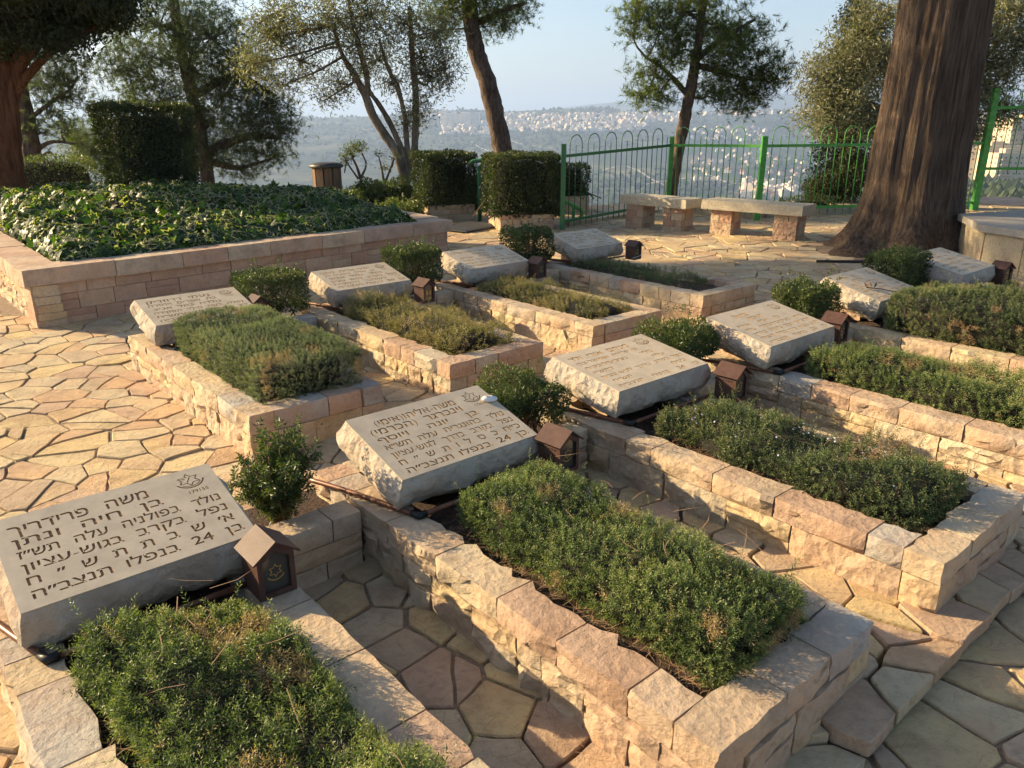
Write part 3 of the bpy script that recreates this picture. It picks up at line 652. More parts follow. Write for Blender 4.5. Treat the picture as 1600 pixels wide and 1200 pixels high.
def run(parent, A, ax, out, L, zs, T, mats, rough=0.012, lens=(0.14, 0.42), names=None, proud=0.0, rng=R, ends=None, pairs=()):
    """courses of blocks; zs: list of (z0, z1); mats per course; pairs: courses (k, k+1) laid as broken ashlar"""
    def put(k, s, l_, z0, z1):
        last = k == len(zs) - 1
        block(parent, A + ax * s + ZV * (z0 - A[2]) + out * (proud if last else rng.uniform(-.003, .006)), ax, out, l_, z1 - z0, T, mats[k], rough,
              nx=max(2, min(9, int(l_ / (0.042 if rough > .01 else .08)))), nz=2 if z1 - z0 < 0.05 else (4 if rough > .01 else 3), name=(names[k] if names else 'wall_block'), rng=rng)
    def course(k, a0, a1, z0, z1):
        s = a0
        while s < a1 - 1e-3:
            l_ = rng.uniform(*lens)
            if a1 - (s + l_) < lens[0] * 0.8: l_ = a1 - s
            put(k, s, l_, z0, z1); s += l_
    k = 0
    while k < len(zs):
        a0, a1 = (0, L) if ends is None else ends[k]
        if k in pairs:
            s = a0; z0, zm, z1 = zs[k][0], zs[k][1], zs[k + 1][1]
            while s < a1 - 1e-3:
                l_ = rng.uniform(lens[0], lens[1] * 1.1)
                if a1 - (s + l_) < lens[0] * 0.8: l_ = a1 - s
                if rng.random() < .38: put(k, s, l_, z0, z1)
                else:
                    zq = zm + rng.uniform(-.2, .2) * (z1 - z0) * .5
                    for (q0, q1) in ((z0, zq), (zq, z1)):
                        if l_ > .26 and rng.random() < .5: c_ = l_ * rng.uniform(.35, .65); put(k, s, c_, q0, q1); put(k, s + c_, l_ - c_, q0, q1)
                        else: put(k, s, l_, q0, q1)
                s += l_
            k += 2
        else:
            course(k, a0, a1, *zs[k]); k += 1
def corners(parent, name, boxes, mat):
    V, F = merge(boxes); return part(name, V, F, mat, parent)

GLABEL = {
 'G1': ('stone border of the nearest grave, overgrown with shaggy rosemary, bottom left', 'shaggy rosemary'),
 'G2': ('stone grave border around thick bright green plants, below the pebble headstone', ''),
 'G3': ('stone grave border around low dark creeper with tiny pale flowers', ''),
 'G4': ('stone grave border around yellow-tipped bushy plants before the tall dark clipped bed', ''),
 'G5': ('stone grave border holding the tallest dark clipped planting, right edge of view', ''),
 'G6': ('grave bed border beside the cut-stone ledge at the far right, mostly hidden', ''),
 'B1': ('sunlit stone grave border around square clipped planting beside the wide paved path', ''),
 'B2': ('stone grave border around straggly yellowing plants, right of the square clipped bed', ''),
 'B3': ('shaded stone grave border with thin low greenery, third in the back row', ''),
 'B4': ('stone grave border with bare soil at its foot, farthest in the back row', '')}
TH = 0.135
def grave(k):
    rng = np.random.default_rng(sum(map(ord, k)) * 13)
    El, D0, D1 = GR[k]; top = grave_top(k)
    root = thing('grave_border', GLABEL[k][0], 'grave', tuple(W3((D0 + D1) / 2, El + PW / 2, top - 0.24)), 'stone grave borders in two rows')
    c1 = rng.uniform(.04, .075) + top - .24; c2 = top - rng.uniform(.085, .11)
    zs = [(top - .31, c1), (c1, c2), (c2, top)]
    ms = [M['wall'], M['wall'], M['cap']]; nm = ['wall_block', 'wall_block', 'coping_stone']
    Ls = D1 - D0
    e_side = [(0, Ls), (0, Ls), (0, Ls - TH * (rng.random() < .5))]; e_foot = [(TH, PW - TH), (TH, PW - TH), (0, PW)]
    if e_side[2][1] == Ls: e_foot[2] = (TH, PW - TH)
    run(root, W3(D0, El, top - .31), DV, -EV, Ls, zs, TH, ms, 0.019, names=nm, rng=rng, ends=e_side, lens=(.13, .40), pairs=(0,))
    run(root, W3(D0, El + PW, top - .31), DV, EV, Ls, zs, TH, ms, 0.014, names=nm, rng=rng, ends=e_side, lens=(.16, .42), pairs=(0,))
    run(root, W3(D1, El, top - .31), EV, DV, PW, zs, TH, ms, 0.014, names=nm, rng=rng, ends=e_foot, lens=(.16, .36), pairs=(0,))
    run(root, W3(D0, El + TH, top - .31), EV, -DV, PW - 2 * TH, zs[2:], TH, ms[2:], 0.012, names=nm[2:], rng=rng, lens=(.16, .36))
    q = 0.02; zb = top - .33
    q = 0.014; h = .33 - .012
    bx = [box(W3(D0 + q, El + q, zb), DV * (Ls - 2 * q), EV * (TH - 2 * q), ZV * h), box(W3(D0 + q, El + PW - TH + q, zb), DV * (Ls - 2 * q), EV * (TH - 2 * q), ZV * h),
          box(W3(D1 - TH + q, El + TH - q, zb), DV * (TH - 2 * q), EV * (PW - 2 * TH + 2 * q), ZV * h), box(W3(D0 + q, El + TH - q, zb), DV * (TH - 2 * q), EV * (PW - 2 * TH + 2 * q), ZV * h)]
    corners(root, 'mortar', bx, M['mortar'])
    # soil
    nu, nv = 24, 10; u = np.linspace(D0 + TH - .01, D1 - TH + .01, nu); v = np.linspace(El + TH - .01, El + PW - TH + .01, nv); U, V_ = np.meshgrid(u, v)
    P = U[..., None] * DV + V_[..., None] * EV; P[..., 2] = top - .055 + fbm(P, 9, 2, 4) * .012
    i = np.arange(nv - 1)[:, None] * nu; j = np.arange(nu - 1)[None]
    part('soil', P.reshape(-1, 3), np.stack([i + j, i + j + 1, i + nu + j + 1, i + nu + j], -1).reshape(-1, 4)[:, ::-1].copy(), M['soil'], root, True)
for k in GR: grave(k)

KL = {('G1', 'G2'): 'low kerb and soil strip under the bushy sapling between the two nearest headstones', ('G2', 'G3'): 'low kerb and soil strip beside the brown lantern at the pebble headstone',
      ('G3', 'G4'): 'low kerb and soil strip between the two sunlit golden-lettered headstones', ('G4', 'G5'): 'shaded low kerb and soil strip before the cracked-looking headstone with a twig', ('G5', 'G6'): 'low kerb and soil strip under the boxy dark shrub near the big trunk',
      ('B1', 'B2'): 'low kerb and soil strip beside the sunlit clipped bed in the back row', ('B2', 'B3'): 'low kerb and soil strip behind the yellowing grave bed', ('B3', 'B4'): 'low kerb and soil strip before the farthest grave of the back row'}
def kerb(a, b, Dk, Dr):
    rng = np.random.default_rng(ord(a[1]) * 7 + ord(a[0]))
    E0 = GR[a][0] + PW; E1 = GR[b][0]; L = E1 - E0; top = (grave_top(a) + grave_top(b)) / 2
    root = thing('strip_kerb', KL[(a, b)], 'kerb', tuple(W3(Dk, E0 + L / 2, top - .24)), 'kerbs between the graves')
    c1 = top - .17; c2 = top - .095
    run(root, W3(Dk, E0 + .02, top - .3), EV, DV, L - .04, [(top - .3, c1), (c1, c2), (c2, top - .004)], .12, [M['wall'], M['wall'], M['cap']], 0.0115, names=['wall_block', 'wall_block', 'coping_stone'], rng=rng, lens=(.15, .34))
    run(root, W3(Dr, E0 + .02, top - .25), EV, -DV, L - .04, [(top - .25, top - .13)], .11, [M['cap']], 0.008, names=['coping_stone'], rng=rng, lens=(.14, .3))
    V, F = box(W3(Dr + .02, E0 - .01, top - .3), DV * (Dk - Dr - .04), EV * (L + .02), ZV * .20); part('soil', V, F, M['soil'], root)
for a, b in zip(['G1', 'G2', 'G3', 'G4', 'G5'], ['G2', 'G3', 'G4', 'G5', 'G6']): kerb(a, b, -2.37, -2.86)
for a, b, dk in (('B1', 'B2', -5.30), ('B2', 'B3', -5.36), ('B3', 'B4', -5.46)): kerb(a, b, dk, dk - .5)
# ================================================================== headstones
def headstone(k, label, thick=0.165):
    rng = np.random.default_rng(sum(map(ord, k)) * 5)
    D0, E0, dz, wd, ln, tilt = ST[k]; top = grave_top(k); t = math.radians(tilt)
    O = W3(D0, E0, top + dz); X = EV; Y = -DV * math.cos(t) + ZV * math.sin(t); N = np.cross(X, Y)
    root = thing('headstone', label, 'headstone', tuple(W3(D0 - ln / 2, E0 + wd / 2, top)), 'engraved pillow headstones')
    S3 = lambda x, y, z: O + np.asarray(x)[..., None] * X + np.asarray(y)[..., None] * Y + np.asarray(z)[..., None] * N
    # rough hewn body: perimeter rings from the honed face down
    nx, ny = 22, 14
    per = [(i / nx, 0) for i in range(nx)] + [(1, i / ny) for i in range(ny)] + [(1 - i / nx, 1) for i in range(nx)] + [(0, 1 - i / ny) for i in range(ny)]
    per = np.array(per) * [wd, ln]; m = len(per); ctr = np.array([wd / 2, ln / 2])
    nrmv = np.zeros_like(per); e_ = 1e-6
    nrmv[per[:, 0] < e_] += [-1, 0]; nrmv[per[:, 0] > wd - e_] += [1, 0]; nrmv[per[:, 1] < e_] += [0, -1]; nrmv[per[:, 1] > ln - e_] += [0, 1]; nrmv = nrmv / np.linalg.norm(nrmv, axis=1)[:, None]
    rings = []
    T = thick
    for q, (dep, off, nz_) in enumerate([(0.0046, -.0015, 0), (0.012, .004, .004), (0.035, .016, .012), (0.065, .024, .018), (0.10, .022, .020), (0.135, .006, .018), (T, -.045, .012)]):
        p3 = np.c_[per, np.full(m, dep)]
        nv = fbm(p3, 14, 3, ord(k[0]) + ord(k[1]) * 3) + 0.5 * np.abs(fbm(p3, 30, 2, 9))
        r_ = per + nrmv * (off + nv * nz_)[:, None]
        rings.append(S3(r_[:, 0], r_[:, 1], -dep - (rng.random(m) * .006 if q > 1 else 0)))
    V = np.concatenate(rings); i = np.arange(m); j = (i + 1) % m
    F = [np.arange(m)[None]] + [np.stack([a * m + j, a * m + i, (a + 1) * m + i, (a + 1) * m + j], -1) for a in range(len(rings) - 1)] + [((len(rings) - 1) * m + np.arange(m))[None, ::-1]]
    part('rough_block', V, F, M['slab'], root, True).data.set_sharp_from_angle(angle=math.radians(36))
    # engraved honed face
    me, fills = FACES[k]
    Mx = Matrix(((X[0], Y[0], N[0], O[0]), (X[1], Y[1], N[1], O[1]), (X[2], Y[2], N[2], O[2]), (0, 0, 0, 1)))
    off = Matrix.Translation(-Vector(root.location)) @ Mx
    me.transform(off); link('inscribed_face', me, root)
    V2, F2 = fills; part('gilded_lettering', S3(V2[:, 0], V2[:, 1], np.full(len(V2), -0.0030)), F2, M['letter_floor'], root)['kind'] = 'stuff'
    # support stone under the raised rear edge
    V, F = box(W3(D0 - ln * .92, E0 + wd * .2, top - .05), DV * ln * .5, EV * wd * .6, ZV * (dz - thick + .05 + ln * .25 * math.sin(t) + .03)); part('support', V, F, M['wall'], root)
    return root
for k in HL: headstone(k, HL[k][0])

def dead_twig():
    D0, E0, dz, wd, ln, tilt = ST['G5']; t = math.radians(tilt); Y = -DV * math.cos(t) + ZV * math.sin(t); N = np.cross(EV, Y); O = W3(D0, E0, grave_top('G5') + dz)
    S = lambda x, y, z=.006: O + EV * wd * x + Y * ln * y + N * z
    root = thing('dead_twig', 'dark dead twig with curled leaves lying on a shaded headstone', 'twig', tuple(S(.3, .3)))
    V, F = tube(curve_pts([S(.22, .42, .008), S(.38, .30), S(.50, .14), S(.56, .02)], 8), .0035, 5); part('stem', V, F, M['black'], root, True)
    rng = np.random.default_rng(1); P = np.array([S(.22 + .03 * i, .42 - .02 * i, .008) for i in range(4)]); V, F, T = leaf_batch(P, rng.normal(size=(4, 3)) + N, .05, .022, rng); part('leaves', V, F, M['twig'], root)
dead_twig()
# ---- white pebble left on one headstone
def pebble():
    D0, E0, dz, wd, ln, tilt = ST['G2']; t = math.radians(tilt); top = grave_top('G2')
    Y = -DV * math.cos(t) + ZV * math.sin(t); N = np.cross(EV, Y); O = W3(D0, E0, top + dz)
    c = O + EV * wd * .955 + Y * ln * .70 + N * .011
    u = np.linspace(0, 2 * np.pi, 20, endpoint=False); v = np.linspace(-np.pi / 2, np.pi / 2, 9); U, V_ = np.meshgrid(u, v)
    P = c + (np.cos(V_) * np.cos(U))[..., None] * (EV * .95 - Y * .3) * .038 + (np.cos(V_) * np.sin(U))[..., None] * (Y * .95 + EV * .3) * .022 + np.sin(V_)[..., None] * N * .012
    i = np.arange(8)[:, None] * 20; j = np.arange(20)[None]; k = (j + 1) % 20
    root = part('painted_pebble', P.reshape(-1, 3), np.stack([i + j, i + k, i + 20 + k, i + 20 + j], -1).reshape(-1, 4), M['white'], None, True)
    tag(root, 'small white painted pebble with black marks on a headstone corner', 'pebble')
    L = []
    for a in np.linspace(0, 6.28, 6, endpoint=False):
        b = c + N * .0115 + EV * (-.012 + .008 * math.cos(a)) + Y * (.004 + .007 * math.sin(a)); L.append(box(b, EV * .004, Y * .0025, N * .0012))
    L.append(box(c + N * .0115 - EV * .013 + Y * .003, EV * .003, Y * .003, N * .0012))
    for q in range(4): L.append(box(c + N * .0098 + EV * (.008 + q * .005) - Y * (.005), EV * .0022, Y * .007, N * .0014))
    V, F = merge(L); part('ink_marks', V, F, M['ink'], root, world=False)
pebble()

# ================================================================== lanterns
LANT = {'G1': (-2.10, .80, 0), 'G2': (-2.14, 2.10, 4), 'G3': (-2.16, 3.375, 3), 'G4': (-2.33, 4.78, 0), 'G6': (-2.25, 7.45, -14), 'B1': (-5.34, 2.17, 0), 'B2': (-5.16, 3.50, 6), 'B3': (-5.33, 4.90, 5), 'B4': (-5.36, 6.30, 4)}
LLAB = {'G1': 'brown metal memorial lantern with dark glass, nearest the camera', 'G2': 'brown memorial lantern with worn gabled roof beside the pebble headstone', 'G3': 'brown memorial lantern with row of vent holes beside the broad golden-lettered headstone',
        'G4': 'brown memorial lantern half sunk behind yellow-tipped plants', 'G6': 'dark memorial lantern in front of the cut-stone ledge', 'B1': 'brown lantern roof showing over the square clipped sunlit planting',
        'B2': 'brown lantern with two gold figures on its glass, back row', 'B3': 'reddish brown lantern left of the bare kerb in the shaded back row', 'B4': 'dark brown lantern with a loose wire, farthest in the back row'}
def lantern(k):
    D, E, rot = LANT[k]; top = grave_top(k); a = math.radians(rot)
    F0 = DV * math.cos(a) + EV * math.sin(a); X = EV * math.cos(a) - DV * math.sin(a)     # F0 faces the foot
    b0 = W3(D, E, top + (0.0 if k != 'B1' else .02)); root = thing('memorial_lantern', LLAB[k], 'lantern', tuple(b0), 'memorial lanterns beside the headstones')
    w, dp, h, g = .060, .060, .140, .044
    A = lambda x, y, z: b0 + X * x - F0 * y + ZV * z         # y runs to the back
    prof = [(-w, 0), (w, 0), (w, h), (0, h + g), (-w, h)]; ip = [(-w + .017, .018), (w - .017, .018), (w - .017, h - .012), (0, h + g - .028), (-w + .017, h - .012)]
    V = [A(x, -dp, z) for x, z in prof] + [A(x, dp, z) for x, z in prof] + [A(x, -dp, z) for x, z in ip] + [A(x, -dp + .012, z) for x, z in ip]
    F = [[5, 6, 7, 8, 9][::-1]]
    for q in range(5):
        r_ = (q + 1) % 5; F += [[q, r_, 5 + r_, 5 + q][::-1], [q, r_, 10 + r_, 10 + q], [10 + q, 10 + r_, 15 + r_, 15 + q]]
    body = part('body', V, F, M['lantern'], root)
    part('window_pane', [A(x, -dp + .011, z) for x, z in ip], [[0, 1, 2, 3, 4]], M['glass'], root)
    ov, th, s = .013, .006, .0
    for sg in (-1, 1):
        e0 = np.array([0, h + g + .004]); e1 = np.array([sg * (w + ov), h - g * ov / w + .004]); nv = np.array([sg * g, w]); nv = nv / np.linalg.norm(nv) * th
        pts = [e0, e1, e1 + nv, e0 + np.array([0, th * 1.2])]
        V = [A(p[0], -dp - .014, p[1]) for p in pts] + [A(p[0], dp + .012, p[1]) for p in pts]
        F = [[0, 1, 2, 3], [4, 5, 6, 7][::-1], [0, 1, 5, 4][::-1], [1, 2, 6, 5][::-1], [2, 3, 7, 6][::-1], [3, 0, 4, 7][::-1]]
        part('roof_panel', V, F if sg < 0 else [f[::-1] for f in F], M['lantern'], root)
    if k == 'B4':
        V, F = tube(curve_pts([A(-.09, -.05, .02), A(-.02, -.12, .06), A(.05, -.10, .13), A(.07, -.08, .17)], 10), .0022, 5); part('wire', V, F, M['white'], root, True)
    # brass mark on the glass
    cx, cz, r = 0.0, .085, .024; P = []; Q = []
    for q in range(12):
        ra = r if q % 2 == 0 else r * .58; P.append(A(cx + ra * math.sin(q * math.pi / 6), -dp + .0095, cz + ra * math.cos(q * math.pi / 6))); Q.append(A(cx + ra * .78 * math.sin(q * math.pi / 6), -dp + .0095, cz + ra * .78 * math.cos(q * math.pi / 6)))
    V = P + Q; F = [[i, (i + 1) % 12, 12 + (i + 1) % 12, 12 + i] for i in range(12)]; n = 24
    for q in range(8):
        t0, t1 = math.radians(215 + q * 13.75), math.radians(215 + (q + 1) * 13.75)
        V += [A(cx + .034 * math.cos(t0), -dp + .0095, cz + .034 * math.sin(t0)), A(cx + .034 * math.cos(t1), -dp + .0095, cz + .034 * math.sin(t1)), A(cx + .030 * math.cos(t1), -dp + .0095, cz + .030 * math.sin(t1)), A(cx + .030 * math.cos(t0), -dp + .0095, cz + .030 * math.sin(t0))]
        F.append([n, n + 1, n + 2, n + 3]); n += 4
    if k == 'B2':
        V = []; F = []
        for sx_ in (-.016, .016):
            n_ = len(V); V += [A(sx_ - .008, -dp + .0095, .065), A(sx_ + .006, -dp + .0095, .065), A(sx_ + .008, -dp + .0095, .085), A(sx_ + .003, -dp + .0095, .108), A(sx_ - .004, -dp + .0095, .095), A(sx_ - .006, -dp + .0095, .080)]; F.append([n_ + i for i in range(6)])
    part('emblem', V, F, M['brass'], root)
    vh = []
    for q in range(7): vh.append(box(A(-w - .001, -dp + .025 + q * .016, h - .030), X * .002, -F0 * .007, ZV * .007))
    V, F = merge(vh); part('vent_holes', V, F, M['black'], root)
for k in LANT: lantern(k)

# ================================================================== irrigation pipes at the headstones
PLAB = {'G1': 'brown pipe with black elbow under the nearest headstone', 'G2': 'brown pipe running past the pebble headstone to a black elbow', 'G3': 'brown pipe with elbow under the broad golden-lettered headstone', 'G4': 'brown pipe under the sunlit chipped-edge headstone',
        'B2': 'dark pipe under the headstone between two clipped shrubs', 'B3': 'dark pipe under the third back-row headstone', 'B4': 'dark pipe under the headstone nearest the fence'}
for k in PLAB:
    D0, E0, dz, wd, ln, tilt = ST[k]; top = grave_top(k); z = top + .012
    r0 = thing('water_pipe', PLAB[k], 'pipe', tuple(W3(D0, E0, top)), 'pipes under the headstones')
    a = W3(D0 - ln - .12, E0 - .13, z - .015); b = W3(D0 + .055, E0 + .03, z)
    V, F = tube(curve_pts([a, a * .6 + b * .4 + ZV * .006, b], 8), .0105, 8); part('pipe', V, F, M['copper'], r0, True)
    V, F = tube(np.array([b - DV * .035 - EV * .008, b, b + EV * .03]), .0145, 8); part('elbow', V, F, M['black'], r0, True)
    V, F = tube(np.array([b + EV * .02, b + EV * (wd - .05) + DV * .0]), .0105, 8); part('pipe', V, F, M['copper'], r0, True)

# ================================================================== big planter
PTOP = 0.49
def big_planter():
    rng = np.random.default_rng(5); f3 = np.array([*PF, 0]); n3 = np.array([*PN, 0]); l3 = np.array([*PLEFT, 0]); r3 = np.array([*PRIGHT, 0])
    root = thing('raised_planter', 'long raised planter of coursed pink limestone with thick coping, full of ivy', 'planter', (PL[0], PL[1], 0))
    L = np.linalg.norm(PR - PL); P0 = np.array([*PL, 0]) + f3 * .045 + n3 * .045
    zc = [-.06, .055, .115, .185, .255, .35]; zs = list(zip(zc[:-1], zc[1:]))
    run(root, P0 + ZV * -.06, f3, -n3, L - .10, zs, .2, [M['planter']] * 5, 0.0085, lens=(.18, .50), rng=rng, pairs=(0, 2))
    Pl = np.array([*PL, 0]) + f3 * .06 + l3 * .03
    nl = np.array([-PLEFT[1], PLEFT[0], 0])
    if nl[0] > 0: nl = -nl
    run(root, Pl + ZV * -.06, l3, nl, 4.6, zs, .2, [M['wall']] * 5, 0.016, lens=(.16, .42), rng=rng)
    Prr = np.array([*PR, 0]) - f3 * .06 + r3 * .04; nr = np.array([PRIGHT[1], -PRIGHT[0], 0])
    run(root, Prr + ZV * -.06, r3, nr, 3.4, zs[::2] if 0 else zs, .2, [M['planter']] * 5, 0.004, lens=(.25, .6), rng=rng)
    # coping
    def cop(A, ax, out, Lr):
        s = 0
        while s < Lr - .01:
            l_ = rng.uniform(.42, .74)
            if Lr - s - l_ < .3: l_ = Lr - s
            block(root, A + ax * s + ZV * (PTOP - .14 + rng.uniform(-.004, .004)), ax, out, l_, .14, .30, M['pcap'], .008, nx=7, nz=2, name='coping_stone', rng=rng); s += l_
    cop(np.array([*PL, 0]), f3, -n3, L); cop(np.array([*PL, 0]) + f3 * .0 + l3 * .32, l3, nl, 4.4); cop(np.array([*PR, 0]) + r3 * .31, r3, nr, 3.2)
    bx = [box(P0 + n3 * .02 - ZV * .1 + f3 * .02, f3 * (L - .14), n3 * .2, ZV * .46), box(Pl - nl * .02 - ZV * .1 + l3 * .26, l3 * 4.2, -nl * .2, ZV * .46), box(Prr - nr * .02 - ZV * .1 + r3 * .2, r3 * 3.1, -nr * .2, ZV * .46)]
    corners(root, 'mortar', bx, M['mortar'])
big_planter()

# ---- ivy
def ivy_surface(s, t):
    f3 = np.array([*PF, 0]); n3 = np.array([*PN, 0])
    BL = np.array([*PL, 0]) + f3 * .40 + n3 * .27; BR = np.array([*PR, 0]) - f3 * .42 + n3 * .25
    TL = BL + np.array([-.652, .758, 0]) * 5.0; TR = BR + np.array([-.56, .83, 0]) * 3.2
    s = np.asarray(s)[..., None]; t = np.asarray(t)[..., None]
    P = (BL * (1 - s) + BR * s) * (1 - t) + (TL * (1 - s) + TR * s) * t
    s, t = s[..., 0], t[..., 0]
    ex = np.clip(np.minimum(t / .07, np.minimum((1 - s) / .05, s / .05)), 0, 1) ** .6
    h = .13 + .19 * smooth(0, .6, t) * (1 - .5 * smooth(.55, 1.0, s)) 
    P[..., 2] = PTOP - .03 + ex * h + fbm(P * [1, 1, 0], 2.2, 3, 3) * .07 * ex
    return P
def ivy_leaf_template():
    # palmate outline: stem notch at the bottom
    pts = [(0, -.02), (.30, -.18), (.52, .10), (.34, .22), (.42, .55), (.17, .48), (0, 1.0), (-.17, .48), (-.42, .55), (-.34, .22), (-.52, .10), (-.30, -.18)]
    rim = np.array([(x, y, -.10 * abs(x) + .03 * math.sin(9 * x + 5 * y) - .16 * y * y) for x, y in pts])
    return np.concatenate([[[0, .2, .05]], rim]), [[0, i, i % 12 + 1] for i in range(1, 13)]
def ivy():
    rng = np.random.default_rng(21); n = 8600
    s = rng.random(n); t = rng.random(n) ** 1.35; s[:1300] *= .07; t[1300:3000] *= .08
    P = ivy_surface(s, t); e = .01
    Ps = ivy_surface(np.clip(s + e, 0, 1), t) - ivy_surface(np.clip(s - e, 0, 1), t); Pt = ivy_surface(s, np.clip(t + e, 0, 1)) - ivy_surface(s, np.clip(t - e, 0, 1))
    N = nrm(np.cross(Ps, Pt)); N = nrm(N + rng.normal(size=(n, 3)) * .75 + [0, -.45, .15])
    lift = rng.random(n) * .10 - .05; P = P + N * lift[:, None]
    Y = nrm(np.cross(N, rng.normal(size=(n, 3)))); Y = nrm(Y + np.array([.25, -.55, -.25])); Y = nrm(Y - N * np.sum(N * Y, 1, keepdims=True)); X = np.cross(Y, N)
    S = rng.uniform(.055, .112, n) * np.where(lift > .03, 1.15, .9)
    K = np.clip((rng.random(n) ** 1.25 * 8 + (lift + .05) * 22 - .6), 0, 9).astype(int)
    tv, tf = ivy_leaf_template(); m = len(tv); rim = np.concatenate([[0.0], np.full(12, .97)])
    root = thing('ivy', 'dense variegated ivy mound filling the raised planter', 'ivy', (PL[0] + .4, PL[1] + 1, PTOP)); b = np.array(root.location)
    # the largest leaves in view are parts of their own
    pr = proj(P); size = S / np.maximum(pr[:, 2], .5) * (0.4 + np.clip(lift + .05, 0, .1) * 8) * ((pr[:, 0] > -20) & (pr[:, 0] < 1620))
    order = np.argsort(-size); big = order[:300]; rest = order[300:]
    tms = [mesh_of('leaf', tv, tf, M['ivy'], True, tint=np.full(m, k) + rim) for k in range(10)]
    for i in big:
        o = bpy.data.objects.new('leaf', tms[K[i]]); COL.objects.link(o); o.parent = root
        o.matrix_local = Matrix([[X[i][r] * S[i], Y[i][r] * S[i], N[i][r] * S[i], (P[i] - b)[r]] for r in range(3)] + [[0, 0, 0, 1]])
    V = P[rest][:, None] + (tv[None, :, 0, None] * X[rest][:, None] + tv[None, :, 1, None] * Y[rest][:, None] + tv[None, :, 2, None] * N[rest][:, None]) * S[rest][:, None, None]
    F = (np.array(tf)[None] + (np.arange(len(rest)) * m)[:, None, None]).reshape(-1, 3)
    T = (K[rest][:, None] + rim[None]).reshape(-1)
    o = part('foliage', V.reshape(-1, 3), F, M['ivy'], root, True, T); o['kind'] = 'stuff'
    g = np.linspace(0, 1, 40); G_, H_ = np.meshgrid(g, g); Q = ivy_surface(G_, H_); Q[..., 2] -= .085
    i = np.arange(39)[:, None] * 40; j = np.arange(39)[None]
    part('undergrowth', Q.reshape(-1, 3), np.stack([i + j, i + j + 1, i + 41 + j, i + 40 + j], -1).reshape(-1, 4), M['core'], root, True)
ivy()

# ================================================================== planted grave beds
def bed(k, label, D0, D1, E0, E1, H, rnd, n, lL, lW, mat, rng_seed, sprig=.07, kk=18, rough=.03, sink=.05, holes=0.0, core=True, flat=1.0, wild=.5):
    rng = np.random.default_rng(rng_seed); top = grave_top(k)
    a, b = (D1 - D0) / 2, (E1 - E0) / 2; c = (H + sink) / 2; ctr = W3((D0 + D1) / 2, (E0 + E1) / 2, top - sink + c)
    r = min(rnd, a * .95, b * .95, c * .95)
    p, N = sample_rbox(n, a, b, c, r, rng)
    def w(p, N):
        P = ctr + p[:, :1] * DV + p[:, 1:2] * EV + p[:, 2:] * ZV; return P, N[:, :1] * DV + N[:, 1:2] * EV + N[:, 2:] * ZV
    hh = fbm(np.c_[p[:, :2], np.zeros(n)], 4.5, 3, rng_seed)            # lumpy top
    p = p + N * (hh * rough)[:, None]; p[:, 2] = np.where(p[:, 2] > 0, p[:, 2] * (1 + hh * wild * .5), p[:, 2])
    P, Nw = w(p, N)
    if holes > 0:
        keep = fbm(P, 5.0, 2, rng_seed + 3) > -1 + holes * 1.4; P, Nw = P[keep], Nw[keep]
    A = nrm(Nw * .7 + np.array([0, 0, .55]) + rng.normal(size=P.shape) * .42)
    Ln = sprig * rng.uniform(.6, 1.35, len(P)); base = np.clip(.12 + .30 * fbm(P, 3.0, 2, rng_seed + 8) + rng.random(len(P)) * .35, 0, .6)
    dry = (fbm(P, 7.0, 2, rng_seed + 5) > .62) | (rng.random(len(P)) < .02); base = np.where(dry, 1.0, base * .8)
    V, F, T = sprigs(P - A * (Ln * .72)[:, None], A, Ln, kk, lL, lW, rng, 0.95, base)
    # long straggling shoots
    ns = int(len(P) * .015 * wild * 2) + 1; ix = rng.integers(0, len(P), ns)
    if ns > 1:
        A2 = nrm(A[ix] + rng.normal(size=(ns, 3)) * .5 + [0, 0, .3]); V2, F2, T2 = sprigs(P[ix], A2, sprig * rng.uniform(1.0, 1.6, ns), kk + 4, lL, lW, rng, .8)
        V, F, T = merge([(V, F, T), (V2, F2, T2)])
    o = mesh_of('planting', V - ctr, F, M[mat], False, T); ob = link('bed_planting', o, None, ctr); tag(ob, label, 'plants', 'plantings on the graves', 'stuff')
    if core:
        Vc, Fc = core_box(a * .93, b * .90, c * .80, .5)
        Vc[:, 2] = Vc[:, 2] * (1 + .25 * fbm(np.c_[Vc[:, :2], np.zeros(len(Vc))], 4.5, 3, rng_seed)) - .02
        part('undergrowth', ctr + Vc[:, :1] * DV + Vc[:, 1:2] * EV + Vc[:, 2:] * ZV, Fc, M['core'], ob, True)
    return ob
q = TH + .01
def EE(k, l=q, r=q): return GR[k][0] + l, GR[k][0] + PW - r
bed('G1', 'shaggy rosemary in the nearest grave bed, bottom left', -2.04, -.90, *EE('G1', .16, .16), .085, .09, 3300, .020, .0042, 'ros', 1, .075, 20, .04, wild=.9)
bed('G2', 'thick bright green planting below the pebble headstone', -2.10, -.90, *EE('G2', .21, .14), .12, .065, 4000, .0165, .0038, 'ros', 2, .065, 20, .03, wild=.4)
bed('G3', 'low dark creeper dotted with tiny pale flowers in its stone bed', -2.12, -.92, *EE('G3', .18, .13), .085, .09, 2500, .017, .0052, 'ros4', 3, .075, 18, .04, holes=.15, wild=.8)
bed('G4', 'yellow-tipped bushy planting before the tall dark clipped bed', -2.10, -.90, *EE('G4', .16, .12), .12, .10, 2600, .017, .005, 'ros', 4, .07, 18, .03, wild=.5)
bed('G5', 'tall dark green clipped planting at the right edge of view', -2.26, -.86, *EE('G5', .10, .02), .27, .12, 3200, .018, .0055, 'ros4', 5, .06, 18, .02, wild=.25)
bed('G6', 'small dark planting beside the lantern at the cut-stone ledge', -2.1, -.9, *EE('G6', .14, .14), .10, .08, 900, .022, .006, 'ros4', 6, .07, 14)
